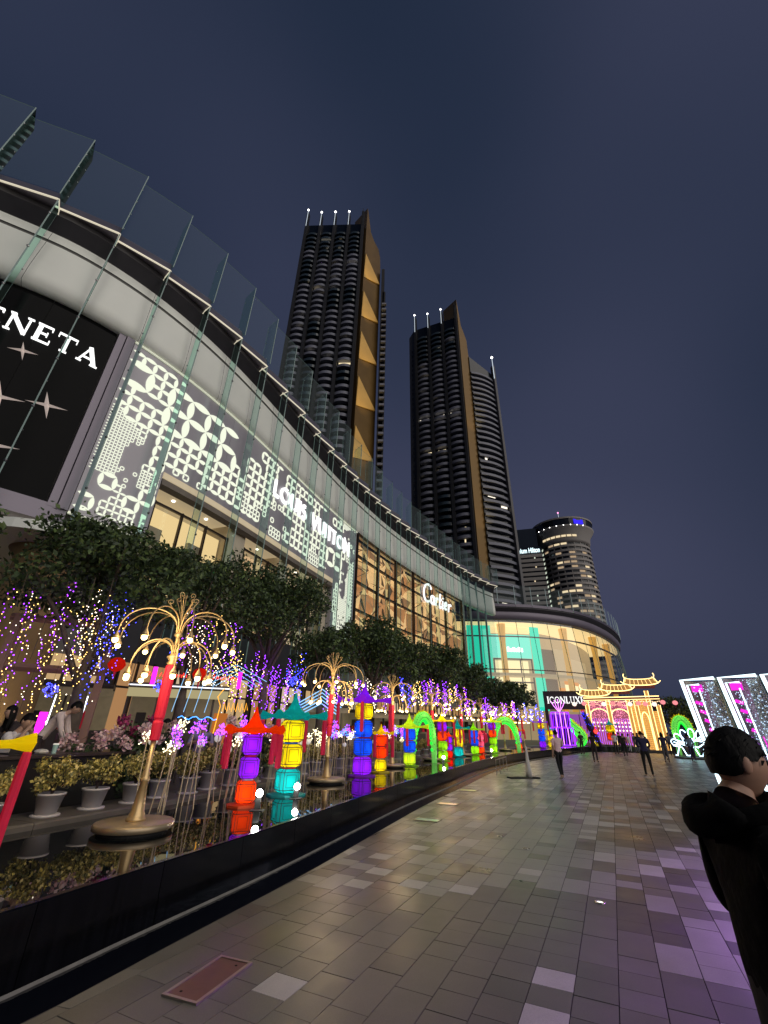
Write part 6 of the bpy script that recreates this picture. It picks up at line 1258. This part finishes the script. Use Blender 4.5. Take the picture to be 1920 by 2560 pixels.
for (s0, s1, zt) in ((.2, 2.2, 3.5), (2.5, 4.4, 3.5)):
    b = MB(); c = (s0+s1)/2; r = (s1-s0)/2
    for k in range(17): a = PI*k/16; b.ball((c+r*math.cos(a), .1, zt+r*.75*math.sin(a)), .075, 6, 4)
    b.build('arch_bulbs', m_gled, gate); b = MB()
    for k in range(190): x = rng.uniform(s0, s1); b.octa((x, .4, zt-.9+rng.random()*2.5), .05)
    b.build('pink_blossoms', glow('pink_bulbs', (1, .28, .45), 1.6), gate); b = MB(); b.box((c, 1.5, 2.6), (s1-s0, .1, 5.2)); b.build('inner_panel', mat('gate_inner', (.12, .03, .06), .7, emis=(.95, .25, .38), es=.32), gate)
    b = MB()
    for k in range(9): x = s0+.1+(s1-s0-.2)*k/8; b.tube([(x, .9, .4), (x, .9, 3.2)], .02, 4)
    b.build('purple_curtain', glow('curtain_purple', (.42, .08, 1), 2.0), gate)
    b = MB()
    for k in range(5):
        for j in range(3): b.ball((s0+.2+k*(s1-s0-.4)/4, .7, 1.9+j*.42), .10, 6, 4)
    b.build('white_globes', glow('globe_cream', (1, .88, .7), 1.8), gate)
for (s0, s1, hh) in ((4.75, 5.2, 4.7), (5.55, 6.5, 5.2), (6.9, gw-.2, 4.0)):
    b = MB(); b.box(((s0+s1)/2, .35, hh/2), (s1-s0, .15, hh)); pn = b.build('gold_panel', m_gpan, gate); b = MB()
    for k in range(int((s1-s0)/.16)):
        for j in range(int(hh/.2)): b.octa((s0+.08+k*.16+.04*(j % 2), .26, .15+j*.2), .028)
    b.build('panel_bulbs', glow('panel_bulb', (1, .55, .12), 2.4), pn)
b = MB(); b.tube([(5.65, .2, 0), (5.65, .2, 2.9)]+[(6.02+.37*math.cos(a), .2, 2.9+1.0*math.sin(a)) for a in [PI-PI*i/10 for i in range(11)]]+[(6.4, .2, 0)], .05, 5); b.build('arched_door_line', m_gled, gate)
for (c, w, z) in ((1.0, 3.3, 5.6), (3.6, 3.4, 6.15), (6.3, 3.6, 6.75)):
    b = MB(); vs = []
    for i in range(13):
        q = i/12*2-1; lift = .22*abs(q)**3; vs += [(c+q*w/2, -.75, z+lift), (c+q*w/2*.86, .3, z+.75+lift*.8), (c+q*w/2, 1.3, z+lift)]
    b.add(vs, [(i*3+j, i*3+3+j, i*3+4+j, i*3+1+j) for i in range(12) for j in range(2)]); rf = b.build('roof', m_tilep, gate)
    b = MB(); b.tube([vs[i*3] for i in range(13)], .05, 5); b.tube([vs[i*3+1] for i in range(13)], .05, 5)
    for s in (0, 12): e = Vector(vs[s*3+1]); sg = -1 if s == 0 else 1; b.tube([e, e+Vector((sg*.1, 0, .28)), e+Vector((sg*.02, 0, .5))], .05, 5); b.tube([vs[s*3], vs[s*3+1]], .045, 5); e0 = Vector(vs[s*3]); b.tube([e0, e0+Vector((sg*.3, 0, .25))], .045, 5)
    for k in range(8): q = (k+.5)/8*2-1; b.tube([(c+q*w/2, -.74, z+.04+.55*abs(q)**3.2), (c+q*w/2*.86, .28, z+.77+.44*abs(q)**3.2)], .014, 4)
    b.build('led_line', m_gled, rf); b = MB(); b.box((c, .3, z-.12), (w*.8, .4, .3)); b.build('roof_beam', m_gdark, gate)
gl = lambda s, o, z: ga+gu*s+Vector((gu.y, -gu.x, 0))*o+Vector((0, 0, z))
m_paper = [glow('paper_pink', (1, .30, .32), 1.1), glow('paper_cream', (1, .80, .66), 1.5)]
for i, s in enumerate([-1.4, -.3, .7, 1.9, 2.9, 3.6, 4.7, 5.6, 6.3, 7.2, 8.1, 9.3]):
    p = gl(s, .5, 4.75+.06*math.sin(i*2)+(.1 if s > 8 else 0)); t = thing('paper_lantern', 'round paper lantern under the gateway eaves, %s from the left' % ordinal(i+1), 'paper lantern', tuple(p), 0, 'paper lanterns on the gateway')
    b = MB(); b.ball((0, 0, 0), .27, 12, 8, sq=(1, 1, .88)); b.build('paper', m_paper[(i*5) % 3 == 0], t, True); b = MB(); b.tube([(0, 0, .22), (0, 0, .62)], .01, 4); b.build('cord', m_cord, t); b = MB(); b.tube([(0, 0, -.24), (0, 0, -.45)], [.03, .01], 5); b.build('tassel', m_tas, t)
# purple light-box tower
t = thing('gift_box_lights', 'purple light frame shaped like stacked gift boxes with a ribbon bow', 'light figure', (17.6, 45.9, WZ), -.3); b = MB(); pk = MB()
def frame(bm_, cx, w, z0, z1, d=.9):
    for x in (-w/2, w/2):
        for y in (-d/2, d/2): bm_.tube([(cx+x, y, z0), (cx+x, y, z1)], .035, 5)
    for z in (z0, z1):
        for y in (-d/2, d/2): bm_.tube([(cx-w/2, y, z), (cx+w/2, y, z)], .035, 5)
for (cx, w, z0, z1) in ((0, 2.0, .1, 1.55), (0, 1.6, 1.6, 2.9)):
    frame(b, cx, w, z0, z1)
    for k in range(9): x = cx-w/2+w*(k+.5)/9; b.tube([(x, -.46, z0), (x+.1, -.46, z1)], .02, 4)
    for k in range(3): x = cx-w/4+w*k/4; pk.tube([(x, -.48, z0), (x, -.48, z1)], .035, 5)
for k in range(-2, 3): pk.tube([(0, 0, 2.9), (k*.22, 0, 3.5), (k*.32, 0, 4.1-.1*abs(k))], .03, 5)
b.build('purple_tubes', glow('tube_purple', (.28, .02, 1), 2.2), t); pk.build('pink_ribbons', glow('tube_pinkpurple', (.8, .25, 1), 2.6), t)
b = MB(); b.box((0, .1, 1.4), (1.5, .5, 2.6)); b.build('dark_core', mat('dark_core', (.03, .005, .06), .6), t)
t = thing('peacock_lights', 'dark blue light figure with red and white points beside the curled dragon', 'light figure', (20.6, 47.3, WZ)); b = MB(); g = random.Random(2)
for k in range(150): a = g.random(); b.octa((a*1.0+g.uniform(-.3, .3), g.uniform(-.2, .2), 2.9-2.4*a+g.uniform(-.3, .3)), .04)
b.build('blue_points', glow('pea_blue', (.03, .03, 1), 3), t); b = MB(); b.ball((.75, -.3, 1.3), .2, 8, 5); b.build('red_point', m_nred, t); b = MB(); b.tube([(0, .1, 3.0), (.5, .1, 1.6), (1.2, .1, 0)], [.2, .35, .15], 8); b.build('body', mat('dark_core', (.03, .005, .06), .6), t)

# ------------------------------------------------------------------ neon letter boxes at the right
m_glit = mat('sequin_cladding', (.50, .47, .44), .3, .6, var=.9, scale=24, bump=1.0); m_glit2 = mat('sequin_gold', (.55, .46, .32), .3, .6, var=.9, scale=24, bump=1.0)
m_tube = glow('box_neon_white', (.72, .92, 1), 2.6); m_mag = glow('box_neon_magenta', (1, .03, .72), 1.2); m_sqb = glow('sequin_blue_lit', (.25, .5, .9), .5)
bu = Vector((1.27, -1.98, 0)).normalized(); bn = Vector((bu.y, -bu.x, 0))   # bn looks back to the promenade
def neon_box(lb, p0, w, i):
    t = thing('neon_letter_box', lb, 'light sign', (p0.x, p0.y, 0), math.atan2(bu.y, bu.x), 'neon letter boxes'); H = 3.27; sh = -.33; D = .9
    pt = lambda x, y, z: Vector((x+sh*z/H, y, z)); sd = 1
    b = MB(); b.hexa([pt(0, 0, 0), pt(.07, 0, 0), pt(.07, D, 0), pt(0, D, 0), pt(0, 0, H), pt(.07, 0, H), pt(.07, D, H), pt(0, D, H)]); b.hexa([pt(w-.07, 0, 0), pt(w, 0, 0), pt(w, D, 0), pt(w-.07, D, 0), pt(w-.07, 0, H), pt(w, 0, H), pt(w, D, H), pt(w-.07, D, H)]); b.build('side_panels', m_glit2 if i == 0 else m_glit, t)
    b = MB(); b.hexa([pt(.07, D-.06, 0), pt(w-.07, D-.06, 0), pt(w-.07, D, 0), pt(.07, D, 0), pt(.07, D-.06, H), pt(w-.07, D-.06, H), pt(w-.07, D, H), pt(.07, D, H)]); b.build('back_panel', m_glit, t)
    b = MB(); b.hexa([pt(w*.35, .2, .1), pt(w*.9, .2, .1), pt(w*.9, .3, .1), pt(w*.35, .3, .1), pt(w*.62, .2, H-.08), pt(w*.92, .2, H-.08), pt(w*.92, .3, H-.08), pt(w*.62, .3, H-.08)]); b.build('slanted_sequin_panel', m_glit, t)
    b = MB(); b.tube([pt(.04, -.03, .15), pt(.04, -.03, H), pt(w-.03, -.03, H)], .052, 6); b.tube([pt(.16, -.02, .7), pt(.16, -.02, H-.16), pt(w*.5, -.02, H-.16)], .028, 5); b.tube([pt(w*.33, .05, .3), pt(w*.42, .05, H*.9)], .02, 5); b.tube([pt(.1, .0, .55), pt(w*.6, .0, .62)], .02, 5); b.build('white_neon', m_tube, t)
    b = MB(); b.box(pt(w*.28, .3, H-.25), (w*.3, .05, .22))
    for k in range(4): b.box(pt(w*.2+.02*k, .25, H-.7-k*.26), (.20-.03*k, .05, .09), M=Matrix.Rotation(.4, 3, 'Y'))
    b.tube([pt(w*.46, .08, .5), pt(w*.46, .08, H*.5)], .018, 5); b.build('magenta_neon', m_mag, t)
    b = MB()
    for k in range(260): x, z = rng.uniform(.15, .9), rng.uniform(.04, .97); b.octa(pt(w*(x+.05), .17, z*H), .017)
    b.build('sparkle_points', glow('sparkle', (.55, .75, 1), 1.6), t); return t  # glowing points stand in for glints off the sequins
pos = Vector((10.30, 15.0, 0)); labs = ['leftmost tall sequined box outlined in white neon with magenta bars, behind the close man', 'second tall sequined box outlined in white neon, above the close man', 'third sequined neon box, cut by the right edge', 'fourth sequined neon box just beyond the right edge']
for i in range(4):
    bx = neon_box(labs[i], pos+bu*(i*1.12), 1.04, i)
    if i > 1:
        L = bpy.data.lights.new('added_purple_spot', 'SPOT'); L.energy = 6000; L.color = (.55, .16, 1); L.spot_size = math.radians(46); L.spot_blend = 1; L.shadow_soft_size = .5; lo = bpy.data.objects.new('added_purple_spot', L); COL.objects.link(lo); lo.parent = bx; lo.location = (.4, -.12, 2.6); lo.rotation_euler = Vector((.34, -1, -.33)).to_track_quat('-Z', 'Y').to_euler()  # unseen spot added to throw purple light over the paving
# neon flower and its plinth
t = thing('neon_flower', 'white neon flower figure on a low dark plinth left of the neon boxes', 'light figure', (24.2, 37.0, 0), -.55); t.scale = (.72, .72, .85); b = MB(); b.lathe([(2.1, 0), (2.1, .14)], 24); b.build('plinth', m_kdark, t); b = MB()
for k in range(7):
    a = (k-3)*.42; x = 1.7*math.sin(a); z = .55+1.1*math.cos(a); L = [( x+.28*math.cos(q)*math.cos(a)+.42*math.sin(q)*math.sin(a), -.2, z+.35+.42*math.sin(q)*math.cos(a)-.28*math.cos(q)*math.sin(a)) for q in [2*PI*i/14 for i in range(14)]]; b.tube(L, .045, 5, closed=True)
b.tube([(-1.9, -.3, .25)]+[(-1.7+.28*i, -.3, .9 if i % 4 in (1, 2) else .25) for i in range(13)], .05, 5); b.tube([(-1.9, -.25, 1.0), (0, -.25, 1.5), (1.9, -.25, 1.2)], .05, 5); b.tube([(-1.6, -.25, 1.5), (.3, -.25, .9), (1.8, -.25, 1.7)], .05, 5); b.tube([(-1.8, -.2, 1.3), (-.6, -.2, 1.0), (1.2, -.2, 2.0)], .045, 5)
b.build('neon_tubes', glow('flower_neon', (.55, .82, 1), 4.2), t)
# white cone stand by the pool
t = thing('cone_stand', 'white cone stand on a flat black base in front of the pool wall', 'cone', (5.94, 19.6, 0), .2); b = MB(); b.box((-.25, 0, .02), (1.25, .35, .04)); b.build('base', m_rubber, t); b = MB(); b.lathe([(.12, .04), (.10, .3), (.055, .8), (.035, 1.08), (.02, 1.1)], 16); b.build('cone', mat('white_plastic', (.62, .60, .58), .5), t, True)
t = thing('chain_rail', 'thin grey rail standing along the far pool wall', 'rail', (4.9, 20.6, 0), math.radians(66))
for k in range(4): b = MB(); b.tube([(k*.9, 0, 0), (k*.9, 0, .55)], .016, 6); b.build('rail_post', m_fit, t)
b = MB(); b.tube([(0, 0, .55), (2.7, 0, .55)], .014, 6); b.build('top_rail', m_fit, t); b = MB(); b.tube([(0, 0, .12), (2.7, 0, .12)], .012, 6); b.build('bottom_rail', m_fit, t)
# dark trees beyond the gateway and along the river
for i, (x, y, zc, r) in enumerate([(36.5, 58, 3.6, 2.8), (40.5, 60, 3.2, 2.6), (45, 62, 3.4, 3), (50, 62, 3.0, 3.0), (39, 50, 2.6, 2.2), (56, 66, 3.2, 3.2)]):
    tree('dark riverside tree %s' % ['just right of the gateway', 'second right of the gateway', 'third right of the gateway', 'fourth right of the gateway', 'low and nearest beside the neon boxes', 'farthest right, behind the neon boxes'][i], x, y, zc, r, r*.8, 2600, .3, 70+i, 'dark riverside trees', z0=-.01, name='riverside_tree')
for o in bpy.data.objects:
    if o.name.split('.')[0] in ('fittings', 'bulbs', 'points', 'led_points', 'panel_bulbs', 'sparkle_points', 'twigs', 'arch_bulbs', 'dark_scales', 'yellow_fringe', 'belly_ribs', 'blue_points', 'pink_blossoms', 'white_globes', 'purple_curtain', 'hair_tufts', 'blossoms', 'greenery', 'stems', 'red_letters', 'purple_tubes', 'pink_ribbons', 'neon_tubes', 'wire'): o['kind'] = 'stuff'
